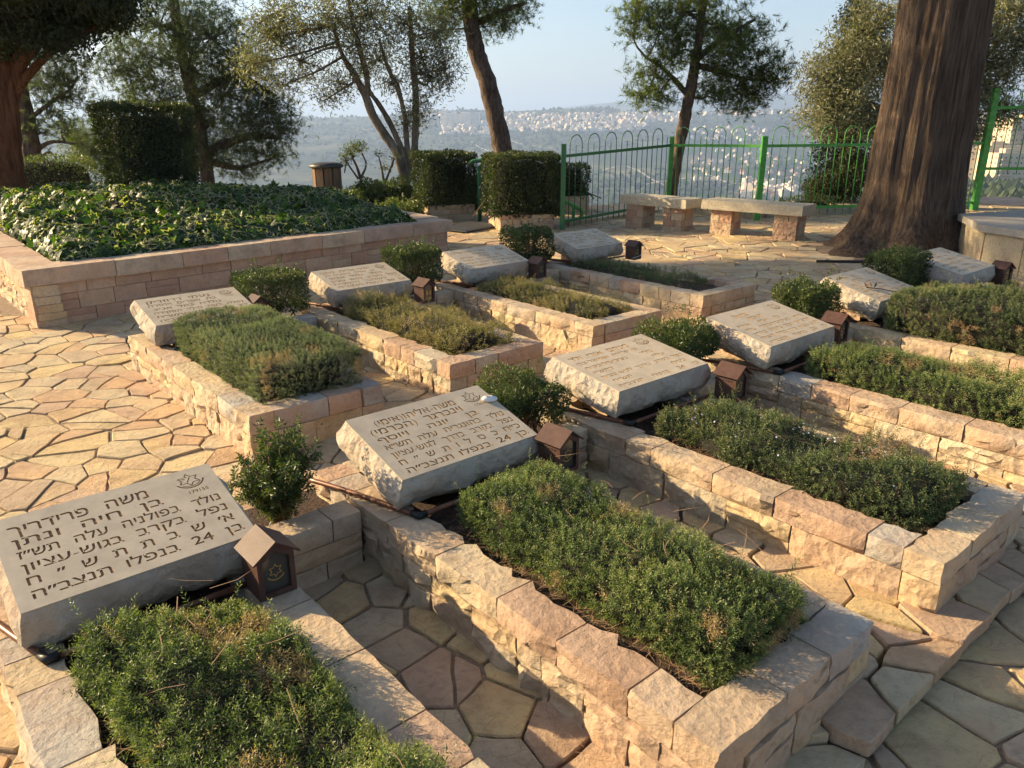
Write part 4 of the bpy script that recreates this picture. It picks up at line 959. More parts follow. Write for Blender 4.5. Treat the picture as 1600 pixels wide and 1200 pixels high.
bed('B1', 'square clipped grey-green planting in full sun by the path', -5.09, -3.68, *EE('B1', .13, .05), .215, .055, 5200, .013, .0042, 'ros2', 7, .05, 18, .012, wild=.12)
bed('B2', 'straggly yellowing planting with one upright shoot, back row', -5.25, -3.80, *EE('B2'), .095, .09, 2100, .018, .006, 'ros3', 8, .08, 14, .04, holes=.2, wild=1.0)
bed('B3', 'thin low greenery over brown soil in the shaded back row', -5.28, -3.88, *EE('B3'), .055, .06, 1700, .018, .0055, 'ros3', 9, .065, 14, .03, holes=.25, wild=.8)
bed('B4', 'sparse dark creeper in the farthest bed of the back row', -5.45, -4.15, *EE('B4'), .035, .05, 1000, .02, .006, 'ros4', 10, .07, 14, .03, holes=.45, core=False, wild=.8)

def flowers():
    rng = np.random.default_rng(2); L = []; top = grave_top('G3'); E0, E1 = EE('G3', .2, .15)
    for q_ in range(34):
        c = W3(rng.uniform(-2.05, -1.0), rng.uniform(E0, E1), top + rng.uniform(.075, .115)); a = rng.random() * 3; s = .003
        L.append(box(c - s, np.array([math.cos(a), math.sin(a), .3]) * 2 * s, np.array([-math.sin(a), math.cos(a), .2]) * 2 * s, np.array([0, 0, .003])))
    V, F = merge(L); o = part('tiny_flowers', V, F, M['flower'], None); tag(o, 'tiny pale blue flowers scattered over the low creeper', 'flowers', kind='stuff')
flowers()

# dry needles and straw on beds, stones and paving
def litter():
    rng = np.random.default_rng(8); V = []; F = []; n = 0
    def straw(c, a, L, w_, rise=0.0, bend=.0):
        nonlocal n
        d_ = np.array([math.cos(a), math.sin(a), rise]); s_ = np.array([-d_[1], d_[0], 0]) * w_; m_ = c + d_ * L * .5 + s_ * bend + ZV * .002
        e_ = c + d_ * L
        V.extend([c - s_, c + s_, m_ + s_, m_ - s_, e_]); F.extend([[n, n + 1, n + 2, n + 3], [n + 3, n + 2, n + 4]]); n += 5
    for k, (lo, hi) in {'G1': (.10, .20), 'G2': (.13, .24), 'G3': (.13, .25), 'G4': (.13, .22), 'B2': (.2, .6), 'B4': (.14, .6)}.items():      # bare margin of the bed
        top = grave_top(k)
        for q_ in range(420):
            c = W3(rng.uniform(GR[k][1] + .7, GR[k][2] - .13), GR[k][0] + rng.uniform(lo, hi), top - .045 + rng.random() * .035); straw(c, rng.random() * 6.28, rng.uniform(.03, .09), .0008, rng.normal() * .25, 8 * rng.normal())
    for k in ('G1', 'G2', 'G3', 'G4', 'B2'):                                                     # long straws on the plants
        top = grave_top(k); H = {'G1': .17, 'G2': .185, 'G3': .11, 'G4': .18, 'B2': .11}[k]
        for q_ in range(16):
            c = W3(rng.uniform(-2.0, -1.0) + (-3.0 if k[0] == 'B' else 0), GR[k][0] + rng.uniform(.2, .6), top + H + rng.random() * .01); straw(c, rng.random() * 6.28, rng.uniform(.08, .17), .0011, rng.normal() * .12, 12 * rng.normal())
    for q_ in range(520):                                                                       # needles on the paving
        D, E = (rng.uniform(-2.3, -.2), rng.uniform(.87, 1.3)) if q_ < 260 else (rng.uniform(-.6, .25), rng.uniform(.7, 3.6))
        p = W3(D, E, 0); zz = gz(p[0]) + (.012 if D < -.64 else -.022); p[2] = zz + .001
        straw(p, rng.normal() * .7 + rng.choice([0.2, 1.4]), rng.uniform(.05, .12), .0007, 0.0, 10 * rng.normal())
    for q_ in range(160):
        p = np.array([rng.uniform(-3, -.8), rng.uniform(2.6, 5.2), .012]); straw(p, rng.random() * 6.28, rng.uniform(.04, .1), .0008, 0.0, 10 * rng.normal())
    o = link('pine_needles', mesh_of('pine_needles', np.array(V), F, M['straw'])); tag(o, 'dry pine needles and straw strewn over beds and paving', 'needles', kind='stuff')
litter()
# ================================================================== shrubs and hedges
def leafy_box(root, ctr, a, b, c, r, n, lL, lW, mat, rng, ax=None, depth=.06, taper=0.0, out=.5, name='foliage', lump=.05, bottom=True, thin=0.0):
    ux, uy = ax if ax is not None else (EV, -DV)
    p, N = sample_rbox(n, a, b, c, r, rng, bottom)
    p = p - N * (rng.random(n) ** 2 * depth)[:, None]
    p = p + N * (fbm(p, 6, 3, n % 17) * lump)[:, None]
    if taper: f = 1 + taper * (p[:, 2:] / c); p[:, :2] *= f
    if thin > 0: k_ = fbm(p, 7, 2, n % 13) > -.9 + thin; p, N = p[k_], N[k_]
    P = ctr + p[:, :1] * ux + p[:, 1:2] * uy + p[:, 2:] * ZV; Nw = N[:, :1] * ux + N[:, 1:2] * uy + N[:, 2:] * ZV
    Dr = nrm(Nw * out + rng.normal(size=P.shape) * .75 + [0, 0, .25])
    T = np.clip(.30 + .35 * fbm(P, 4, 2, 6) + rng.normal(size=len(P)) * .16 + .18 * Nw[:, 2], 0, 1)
    V, F, T = leaf_batch(P, Dr, lL * rng.uniform(.7, 1.3, len(P)), lW * rng.uniform(.7, 1.3, len(P)), rng, .12, T)
    return part(name, V, F, M[mat], root, False, T)
def stems(root, base, ctr, a, b, c, n, rad, rng, mat='twig', name='stems', ax=None, spread=.25):
    ux, uy = ax if ax is not None else (EV, -DV); L = []
    for q_ in range(n):
        s = base + ux * rng.normal() * a * spread + uy * rng.normal() * b * spread
        e = ctr + ux * rng.uniform(-.85, .85) * a + uy * rng.uniform(-.85, .85) * b + ZV * rng.uniform(-.3, .85) * c
        m_ = (s + e) / 2 + rng.normal(size=3) * .03 * min(1, a * 3) ; L.append(tube(curve_pts([s, m_, e], 5), np.linspace(rad, rad * .35, 5), 4, False))
    V, F = merge(L); return part(name, V, F, M[mat], root)
SH = [  # D, E, half sizes (row axis, depth, height), z of centre over coping, n, leaf, label, clipped?
 (-2.62, 1.06, .155, .15, .12, .165, 3000, (.024, .010), 'loose bushy sapling with bare lower stems between the two nearest headstones', .09, .42),
 (-2.64, 2.32, .205, .17, .10, .125, 7000, (.016, .008), 'dense spreading shrub with pinkish twigs behind the pebble headstone', .10, .12),
 (-2.66, 3.59, .215, .17, .115, .155, 6500, (.018, .009), 'rounded shrub with yellow-green top between two sunlit headstones', .10, .08),
 (-2.68, 5.02, .235, .16, .125, .17, 6000, (.019, .010), 'dark rounded shrub before the headstone carrying a twig', .09, .05),
 (-2.70, 6.44, .275, .17, .155, .19, 6500, (.020, .011), 'square-topped dark shrub with bare stems near the giant trunk', .05, .05),
 (-5.62, 2.40, .25, .17, .15, .165, 7000, (.018, .010), 'clipped boxy shrub with sunlit yellowish leaves behind the sunlit clipped bed', .05, .08),
 (-5.70, 3.75, .225, .16, .155, .20, 6000, (.019, .011), 'clipped boxy dark shrub between the second and third back-row headstones', .05, .0),
 (-5.85, 5.24, .255, .17, .165, .21, 6000, (.020, .012), 'rounded dark shrub before the headstone nearest the fence', .09, .03)]
for q_, (D, E, a, b, c, zc, n, (lL, lW), lab, r_, thin) in enumerate(SH):
    rng = np.random.default_rng(40 + q_); x0 = W3(D, E, 0); zt = .24 + gz(x0[0]); base = W3(D, E, zt - .10); ctr = W3(D, E, zt + zc)
    root = thing('shrub', lab, 'shrub', tuple(base), 'shrubs between the headstones')
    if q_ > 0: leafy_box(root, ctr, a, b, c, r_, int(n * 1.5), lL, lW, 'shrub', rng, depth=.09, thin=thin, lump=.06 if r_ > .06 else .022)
    # shoots that break the outline (the loose sapling is made of shoots only)
    ns = 58 if q_ == 0 else 22; L = []; SP = []
    for k_ in range(ns):
        s0 = base + EV * rng.normal() * .02 + DV * rng.normal() * .02; th = rng.random() * 6.28; rr_ = rng.random() ** .6; up = rng.uniform(.1, 1.15)
        e0 = ctr + EV * a * 1.12 * rr_ * math.cos(th) - DV * b * 1.12 * rr_ * math.sin(th) + ZV * c * (up if q_ else rng.uniform(-.75, 1.2) * (1.15 - .35 * rr_))
        C = curve_pts([s0, s0 * .55 + e0 * .45 + ZV * .02, e0], 9); L.append(tube(C, np.linspace(.005, .0015, 9), 4, False))
        for t_ in (np.linspace(.42, 1, 11) if q_ == 0 else np.linspace(.8, 1.08, 4)): SP.append((C[-1] * t_ + C[0] * (1 - t_) if t_ > 1 else C[min(8, int(t_ * 8))], nrm(e0 - s0 + rng.normal(size=3) * (.26 if q_ == 0 else .12))))
    P_ = np.array([q[0] for q in SP]); A_ = np.array([q[1] for q in SP]); V, F, T = sprigs(P_, A_, np.full(len(P_), .05) * rng.uniform(.7, 1.3, len(P_)), 13, lL * 1.1, lW * 1.1, rng, .9); part('shoots', V, F, M['shrub'], root, False, T)
    V, F = merge(L); part('stems', V, F, M['twig'], root)
    if q_: stems(root, base, ctr, a, b, c, 22, .006, rng, name='inner_stems')
def hedge_cube(name, lab, ctr, a, b, c, ax, n, leaf, mat='hedge', taper=.0, r_=.06, group=None, lump=.045):
    rng = np.random.default_rng(int(abs(ctr[0]) * 100) + 3); root = thing(name, lab, 'hedge', (ctr[0], ctr[1], ctr[2] - c), group); ctr = np.array(ctr)
    leafy_box(root, ctr, a, b, c, r_, n, *leaf, mat, rng, ax, depth=.10, taper=taper, lump=lump)
    V, F = core_box(a * .72, b * .70, c * .78, .45)
    if taper: V[:, :2] *= 1 + taper * V[:, 2:] / c
    part('shaded_core', ctr + V[:, :1] * ax[0] + V[:, 1:2] * ax[1] + V[:, 2:] * ZV, F, M['core'], root, True)
    stems(root, ctr - ZV * c * 1.1, ctr, a, b, c, 40, .012, rng, ax=ax, spread=.6)
    return root
f3 = np.array([*PF, 0]); n3 = np.array([*PN, 0]); XA = (np.array([1.0, 0, 0]), np.array([0, 1.0, 0]))
hedge_cube('clipped_hedge', 'tall dark square-cut hedge rising from the ivy planter', (-5.20, 11.6, 1.24), .57, .5, .60, (f3 * 0 + np.array([.97, .24, 0]), np.array([-.24, .97, 0])), 26000, (.045, .022), taper=.07, r_=.08)

# ---- planter boxes with cube hedges by the steps
def planter_box(lab, hlab, cx, cy, ang, w_, d_, h_, hc, n):
    rng = np.random.default_rng(int(cx * 10) + 77); a = math.radians(ang); ux = np.array([math.cos(a), math.sin(a), 0]); uy = np.array([-math.sin(a), math.cos(a), 0]); c = np.array([cx, cy, 0])
    root = thing('stone_planter', lab, 'planter', (cx, cy, 0), 'square stone planters near the fence')
    zs = [(-.04, h_ * .4), (h_ * .4, h_ * .72), (h_ * .72, h_)]; ms = [M['wall']] * 3
    run(root, c - ux * w_ / 2 - uy * d_ / 2 - ZV * .04, ux, -uy, w_, zs, .12, ms, .012, lens=(.14, .34), rng=rng)
    run(root, c - ux * w_ / 2 - uy * d_ / 2 - ZV * .04, uy, -ux, d_, zs, .12, ms, .012, lens=(.14, .34), rng=rng)
    run(root, c + ux * w_ / 2 - uy * d_ / 2 - ZV * .04, uy, ux, d_, zs, .12, ms, .012, lens=(.14, .34), rng=rng)
    V, F = box(c - ux * (w_ / 2 - .02) - uy * (d_ / 2 - .02) - ZV * .03, ux * (w_ - .04), uy * (d_ - .04), ZV * (h_ - .0)); part('soil', V, F, M['soil'], root)
    a_, b_, c_ = hc
    hedge_cube('cube_hedge', hlab, (cx, cy, h_ + c_ - .02), a_, b_, c_, (ux, uy), n, (.042, .021), r_=.05, group='cube hedges in stone planters')
planter_box('low stone planter under the left cube hedge', 'dark cube hedge left of the green handrail post', -1.18, 13.9, 24, .82, .80, .27, (.47, .42, .43), 16000)
planter_box('low stone planter under the larger cube hedge beside the fence post', 'larger dark cube hedge between handrail and fence post', .14, 12.75, 14, .88, .86, .24, (.56, .46, .45), 20000)
planter_box('stone planter behind the fence on the steps', 'small round dark hedge just behind the first fence post', 1.02, 14.9, 10, .7, .7, .32, (.38, .36, .28), 4500)

# ---- handrail of the steps
def handrail():
    root = thing('handrail', 'green tubular handrail with hooked top beside the cube hedges', 'handrail', (-.55, 13.45, 0))
    p = np.array([-.55, 13.45, 0])
    V, F = tube([p - ZV * .05, p + ZV * .92], .035, 10); part('post', V, F, M['dgreen'], root, True)
    V, F = tube(curve_pts([p + [-.16, 0, .93], p + [-.12, 0, .985], p + [0, 0, 1.0], p + [.14, .05, .96], p + [.5, .9, .45], p + [.62, 1.2, .25]], 14), .033, 8); part('rail', V, F, M['dgreen'], root, True)
    q_ = np.array([.98, 13.35, 0]); root2 = thing('handrail', 'short green rail ending in a curl at the foot of the first fence post', 'handrail', tuple(q_))
    V, F = tube(curve_pts([q_ + [-.22, -.1, .42], q_ + [.0, 0, .30], q_ + [.16, 0, .22], q_ + [.22, 0, .14], q_ + [.16, 0, .06]], 12), .03, 8); part('rail', V, F, M['green'], root2, True)
    V, F = tube([q_ + [.06, 0, -.1], q_ + [.06, 0, .27]], .028, 8); part('post', V, F, M['green'], root2, True)
handrail()
# ---- rubber mat
def mat_():
    root = thing('rubber_mat', 'grey ribbed rubber mat on the paving beside the steps', 'mat', (-.62, 12.6, .03)); rng = np.random.default_rng(3)
    a = np.array([.55, .83, 0]); b = np.array([.83, -.55, 0]); c = np.array([-.72, 12.55, .022])
    V, F = box(c - a * .5 - b * .35, a * 1.0, b * .7, ZV * .012); part('sheet', V, F, M['rubber'], root)
    L = [box(c - a * .48 - b * .34 + b * (i * .045) + ZV * .012, a * .96, b * .022, ZV * .008) for i in range(15)]
    for l_ in L: part('rib', *l_, M['rubber'], root)
mat_()

# ================================================================== fence
def bar(A, B, w_, h_): 
    A, B = np.array(A, float), np.array(B, float); ax = B - A; s = np.cross(nrm(ax), ZV); s = nrm(s) if np.linalg.norm(s) > .1 else np.array([1.0, 0, 0]); t = nrm(np.cross(s, ax))
    return box(A - s * w_ / 2 - t * h_ / 2, ax, s * w_, t * h_)
def fence_panel(lab, A, B, nh, zr=1.12, zb=.13, zh=1.42, zp=1.27, extra=2, mat='green', t_from=0.0, t_to=1.0):
    A, B = np.array(A, float), np.array(B, float); L = np.linalg.norm((B - A)[:2]); u = (B - A) / L; m_ = M[mat]
    root = thing('hooped_fence', lab, 'fence', tuple(A), 'green hooped fence')
    V, F = bar(A + ZV * zr, B + ZV * zr, .022, .045); part('rail', V, F, m_, root); V, F = bar(A + ZV * zb, B + ZV * zb, .022, .045); part('rail', V, F, m_, root)
    n = nh * 3 + extra; sp = L / (n + 1); r = sp; k = 0
    for h in range(nh):
        c = A + u * sp * (1 + h * 3 + 1)
        th = np.linspace(math.pi, 0, 11); arch = [c + u * (sp * math.cos(t)) + ZV * (zh - sp + sp * math.sin(t)) for t in th]
        V, F = tube(np.array([c - u * sp + ZV * (zb - .1)] + arch + [c + u * sp + ZV * (zb - .1)]), .008, 6); part('hoop', V, F, m_, root, True)
        V, F = tube([c + ZV * (zb - .1), c + ZV * zp], .007, 6); part('picket', V, F, m_, root, True)
    for q_ in range(extra):
        c = A + u * sp * (nh * 3 + 1 + q_); V, F = tube([c + ZV * (zb - .1), c + ZV * zp], .007, 6); part('picket', V, F, m_, root, True)
def fence_post(lab, p, h, w_=.065, mat='green'):
    V, F = bar(np.array(p) - ZV * .3, np.array(p) + ZV * h, w_, w_); o = part('fence_post', V, F, M[mat], None); tag(o, lab, 'fence post', 'green fence posts')
fp = [(.79, 12.34, 0.0), (2.83, 14.35, .10), (4.05, 13.0, .13), (8.1, 13.84, .15)]
fence_post('dark green square fence post beside the larger cube hedge', fp[0], 1.30, .075, 'dgreen'); fence_post('green fence post at the corner in front of the slim pine', fp[1], 1.27, .075)
fence_post('green fence post behind the right stone bench', fp[2], 1.27, .085); fence_post('tall bright green fence post right of the giant trunk', fp[3], 2.0, .10)
fence_panel('dark green hooped fence panel running back from the cube hedge', fp[0], fp[1], 6, mat='dgreen', extra=1)
fence_panel('green hooped fence panel in front of the slim pine', fp[1], fp[2], 4, extra=2)
fence_panel('bright green hooped fence panel passing behind the giant trunk', fp[2], fp[3], 9, extra=1)
fence_panel('raised bright green hooped fence panel at the right edge of view', (8.1, 13.84, .72), (11.2, 13.1, .78), 7, extra=1)
def stake(p, h, lab, lean=(0, 0)):
    V, F = tube([np.array(p), np.array(p) + [lean[0], lean[1], h]], .03, 7); o = part('wooden_stake', V, F, M['wood'], None, True); tag(o, lab, 'stake')
stake((3.02, 14.5, -.6), 1.6, 'thin brown wooden stake leaning beside the slim pine', (-.04, 0))
# plaza edge kerb beyond the benches
def edge_kerb():
    root = thing('plaza_kerb', 'low pale stone kerb along the foot of the green fence', 'kerb', (2, 13.5, 0)); rng = np.random.default_rng(9)
    for (A, B) in (((.95, 12.75, -.08), (2.75, 14.55, 0.02)), ((2.95, 14.6, 0.02), (4.2, 13.25, .06)), ((4.3, 13.3, .06), (8.2, 14.1, .08))):
        A, B = np.array(A), np.array(B); L = np.linalg.norm(B - A); ax = (B - A) / L; ax[2] = 0; ax = nrm(ax); out = np.array([ax[1], -ax[0], 0])
        run(root, A, ax, out, L, [(A[2], A[2] + .16)], .22, [M['cap']], .006, names=['kerb_stone'], lens=(.35, .7), rng=rng)
edge_kerb()

# ================================================================== benches
def bench(lab, c, ang, Ls, feet, wdt=.46, z0=.04):
    a = math.radians(ang); ux = np.array([math.cos(a), math.sin(a), 0]); uy = np.array([-math.sin(a), math.cos(a), 0]); c = np.array(c, float); rng = np.random.default_rng(int(Ls * 100))
    root = thing('stone_bench', lab, 'bench', tuple(c), 'stone benches'); zt = .36; th = .135
    # worn slab
    nx, ny = 14, 5; g = []
    X = np.linspace(-Ls / 2, Ls / 2, nx + 1); Y = np.linspace(-wdt / 2, wdt / 2, ny + 1)
    per = [(x, Y[0]) for x in X[:-1]] + [(X[-1], y) for y in Y[:-1]] + [(x, Y[-1]) for x in X[::-1][:-1]] + [(X[0], y) for y in Y[::-1][:-1]]
    per = np.array(per); m_ = len(per); rings = []
    for z, s, jj in ((zt, .985, .004), (zt + .02, 1.0, .007), (zt + th - .02, 1.0, .007), (zt + th, .985, .003)):
        q3 = np.c_[per, np.full(m_, z)]; r_ = per * [1 - (1 - s) * .4, s] + np.stack([vnoise(q3, 13, 1), vnoise(q3, 13, 2)], -1) * jj; rings.append(c + r_[:, :1] * ux + r_[:, 1:] * uy + z * ZV)
    V = np.concatenate(rings); i = np.arange(m_); j = (i + 1) % m_
    F = [np.arange(m_)[None, ::-1]] + [np.stack([q_ * m_ + i, q_ * m_ + j, (q_ + 1) * m_ + j, (q_ + 1) * m_ + i], -1) for q_ in range(3)] + [(3 * m_ + np.arange(m_))[None]]
    part('seat_slab', V, F, M['concrete'], root)
    for fx in feet:
        pc = c + ux * fx; ped = bpy.data.objects.new('pedestal', None); COL.objects.link(ped); ped.parent = root; ped.location = tuple(pc - c)
        z = -.05; hw = .165
        for h_ in (.125, .10, .10, .087):
            split = rng.uniform(.12, .22)
            for (o_, ax_, out_, L_) in ((pc - ux * hw - uy * hw, ux, -uy, 2 * hw), (pc - ux * hw - uy * hw, uy, -ux, 2 * hw), (pc + ux * hw - uy * hw, uy, ux, 2 * hw), (pc - ux * hw + uy * hw, ux, uy, 2 * hw)):
                first = abs(np.dot(out_, uy)) > .5
                a0, a1 = (0.0, L_) if first else (.10, L_ - .10)
                if first and rng.random() < .7: segs = [(a0, split), (split, a1)]
                else: segs = [(a0, a1)]
                for s0, s1 in segs: block(ped, o_ + ax_ * s0 + ZV * z + out_ * rng.uniform(-.006, .006), ax_, out_, s1 - s0, h_, .10, M['pedestal'], .008, nx=3, nz=2, name='stone', rng=rng)
            z += h_
bench('left weathered stone bench on two block pedestals before the fence', (2.30, 12.30, .03), -46, 1.24, (-.36, .36), wdt=.44)
bench('right weathered stone bench on two block pedestals, end to end with the other', (3.50, 11.28, .05), -41, 1.50, (-.46, .50), wdt=.48)

# ================================================================== cut-stone ledge at the right
def ledge():
    a = np.array([5.387, 9.391, 0]); b = np.array([5.10, 8.42, 0]); root = thing('stone_ledge', 'low ledge of bush-hammered cut stone with a smooth slab top, right edge of view', 'ledge', tuple(b))
    ax = nrm(b - a); out = np.array([-1, .25, 0]); out = nrm(out - ax * (out @ ax)); r3 = nrm(np.array([.16, -1.0, 0])); o2 = nrm(np.array([-1, -.16, 0])) ; rng = np.random.default_rng(4)
    b2 = b; ax2 = nrm(np.array([.35, -1.0, 0])) * 1.0; out2 = nrm(np.array([-1.0, -.35, 0]))
    s = 0
    for l_ in (.98,): block(root, a + ZV * .0, ax, out, np.linalg.norm(b - a) - .01, .50, .35, M['tomb'], .005, nx=6, nz=4, name='cut_stone', rng=rng)
    for q_ in range(6): block(root, b + ax2 * (.01 + q_ * .46) + ZV * .0, ax2, out2, .455, .50, .35, M['tomb'], .005, nx=6, nz=4, name='cut_stone', rng=rng)
    zt = .503; oo = .045
    e2 = b + ax2 * 2.8
    top = [a + out * oo - ax * .05, b + out * oo + out2 * oo * .3, e2 + out2 * oo, e2 + np.array([2.2, .4, 0]), a + np.array([2.0, .8, 0])]
    V = [p + ZV * zt for p in top] + [p + ZV * (zt + .075) for p in top]
    F = [[0, 1, 2, 3, 4][::-1], [5, 6, 7, 8, 9]] + [[i, (i + 1) % 5, 5 + (i + 1) % 5, 5 + i] for i in range(5)]
    part('top_slab', V, [f[::-1] for f in F], M['tombtop'], root)
    V, F = merge([box(a + np.array([.1, -.1, -.1]), np.array([2.0, .8, 0]), b - a + np.array([0, .1, 0]), ZV * .59), box(b + np.array([.12, -.1, -.1]), np.array([1.8, .6, 0]), ax2 * 2.5, ZV * .59)]); part('core', V, F, M['mortar'], root)
ledge()
V_, F_ = tube(curve_pts([(3.55, 9.0, .085), (4.1, 8.95, .09), (4.75, 8.95, .10)], 6), .016, 8); tag(part('hose', V_, F_, M['black'], None, True), 'black irrigation hose lying at the foot of the giant trunk', 'hose')
def tree_soil():
    th = np.linspace(0, 2 * np.pi, 30, endpoint=False); r = 1.2 + .12 * np.sin(3 * th); V = np.c_[TREE[0] + r * np.cos(th), TREE[1] + r * np.sin(th), np.full(30, .055)]; V[:, 2] = gza(V[:, 0]) - .012
    o = part('tree_pit', np.concatenate([V, [[*TREE, .1 + .01]]]), [[i, (i + 1) % 30, 30] for i in range(30)], M['mortar'], None); tag(o, kind='structure')
tree_soil()
# ---- wooden bin
def bin_():
    c = np.array([-3.38, 14.6, -.1]); root = thing('wooden_bin', 'brown slatted wooden litter bin with a dark lid behind the ivy', 'bin', tuple(c))
    for q_ in range(10):
        t = q_ * math.pi / 5; p = c + np.array([math.cos(t), math.sin(t), 0]) * .24; s = np.array([-math.sin(t), math.cos(t), 0]); n_ = np.array([math.cos(t), math.sin(t), 0])
        V, F = box(p - s * .068 - n_ * .01, s * .136, n_ * .022, ZV * .92); part('slat', V, F, M['wood'], root)
    V, F = tube([c + ZV * .93, c + ZV * .95, c + ZV * .99, c + ZV * 1.02], [.30, .31, .29, .16], 14); part('lid', V, F, M['lid'], root, True)
    V, F = tube([c - ZV * .2, c + ZV * .9], .21, 12); part('liner', V, F, M['lid'], root, True)
bin_()
# ================================================================== trees
def at_px(u, v, Y):
    x = (u - 800) / 1209; y = (600 - v) / 1209; c, s = math.cos(PITCH), math.sin(PITCH)
    r = np.array([x, c + s * y, -s + c * y]); return r * (Y / r[1]) + [0, 0, CAM_Z]
def big_trunk():
    root = thing('giant_cypress', 'giant fluted brown trunk with flaring base beside the benches', 'tree', (TREE[0], TREE[1], .08)); rng = np.random.default_rng(1)
    nz, na = 120, 200; z = np.concatenate([np.linspace(-.1, 1.0, 40), np.linspace(1.04, 8.5, nz - 40)]); a = np.linspace(0, 2 * np.pi, na, endpoint=False); Z, A = np.meshgrid(z, a, indexing='ij')
    r = .495 + .04 * np.exp(-((Z - 1.0) / 1.2) ** 2) + .36 * np.exp(-np.clip(Z, 0, None) / .30) 
    root_l = np.exp(-np.clip(Z, 0, None) / .35)
    r = r * (1 + .055 * np.cos(3 * A + .6 + .15 * Z) + .045 * np.cos(5 * A + 1.9 - .1 * Z) + (.03 + .09 * root_l) * np.cos(7 * A + .5))
    P3 = np.stack([np.cos(A) * 3.2, np.sin(A) * 3.2, Z * .55], -1); r = r + fbm(P3, 2.2, 3, 2) * .022
    Q3 = np.stack([np.cos(A + .05 * np.sin(Z * 1.3)) * 9, np.sin(A + .05 * np.sin(Z * 1.3)) * 9, Z * .7], -1); r = r - np.abs(fbm(Q3, 1.5, 3, 6)) * .018 - np.abs(vnoise(Q3, .55, 9)) * .022
    r = r + .16 * root_l * np.clip(np.cos(A - math.radians(200)), 0, 1) ** 2
    V = np.stack([TREE[0] + r * np.cos(A), TREE[1] + r * np.sin(A), Z + .06], -1).reshape(-1, 3)
    i = np.arange(nz - 1)[:, None] * na; j = np.arange(na)[None]; k = (j + 1) % na
    part('trunk', V, np.stack([i + j, i + k, i + na + k, i + na + j], -1).reshape(-1, 4), M['bark_red'], root, True)
    L = []; tips = []
    for q_ in range(16):
        t = q_ * 2.4; s = np.array([TREE[0], TREE[1], rng.uniform(4.4, 8.0)]); e = s + np.array([math.cos(t) * 2.2, math.sin(t) * 2.2, rng.uniform(.6, 1.6)]); L.append(tube(curve_pts([s, (s + e) / 2 + [0, 0, -.1], e], 6), np.linspace(.12, .03, 6), 6, False)); tips.append(e)
    V, F = merge(L); part('branches', V, F, M['bark_red'], root, True)['kind'] = 'stuff'
    tips = np.array(tips); C = tips[rng.integers(0, len(tips), 9000)] + rng.normal(size=(9000, 3)) * [.75, .75, .5]
    V, F, T = leaf_batch(C, rng.normal(size=C.shape), .16, .05, rng); o = part('crown', V, F, M['cyp'], root, False, T); o['kind'] = 'stuff'
big_trunk()
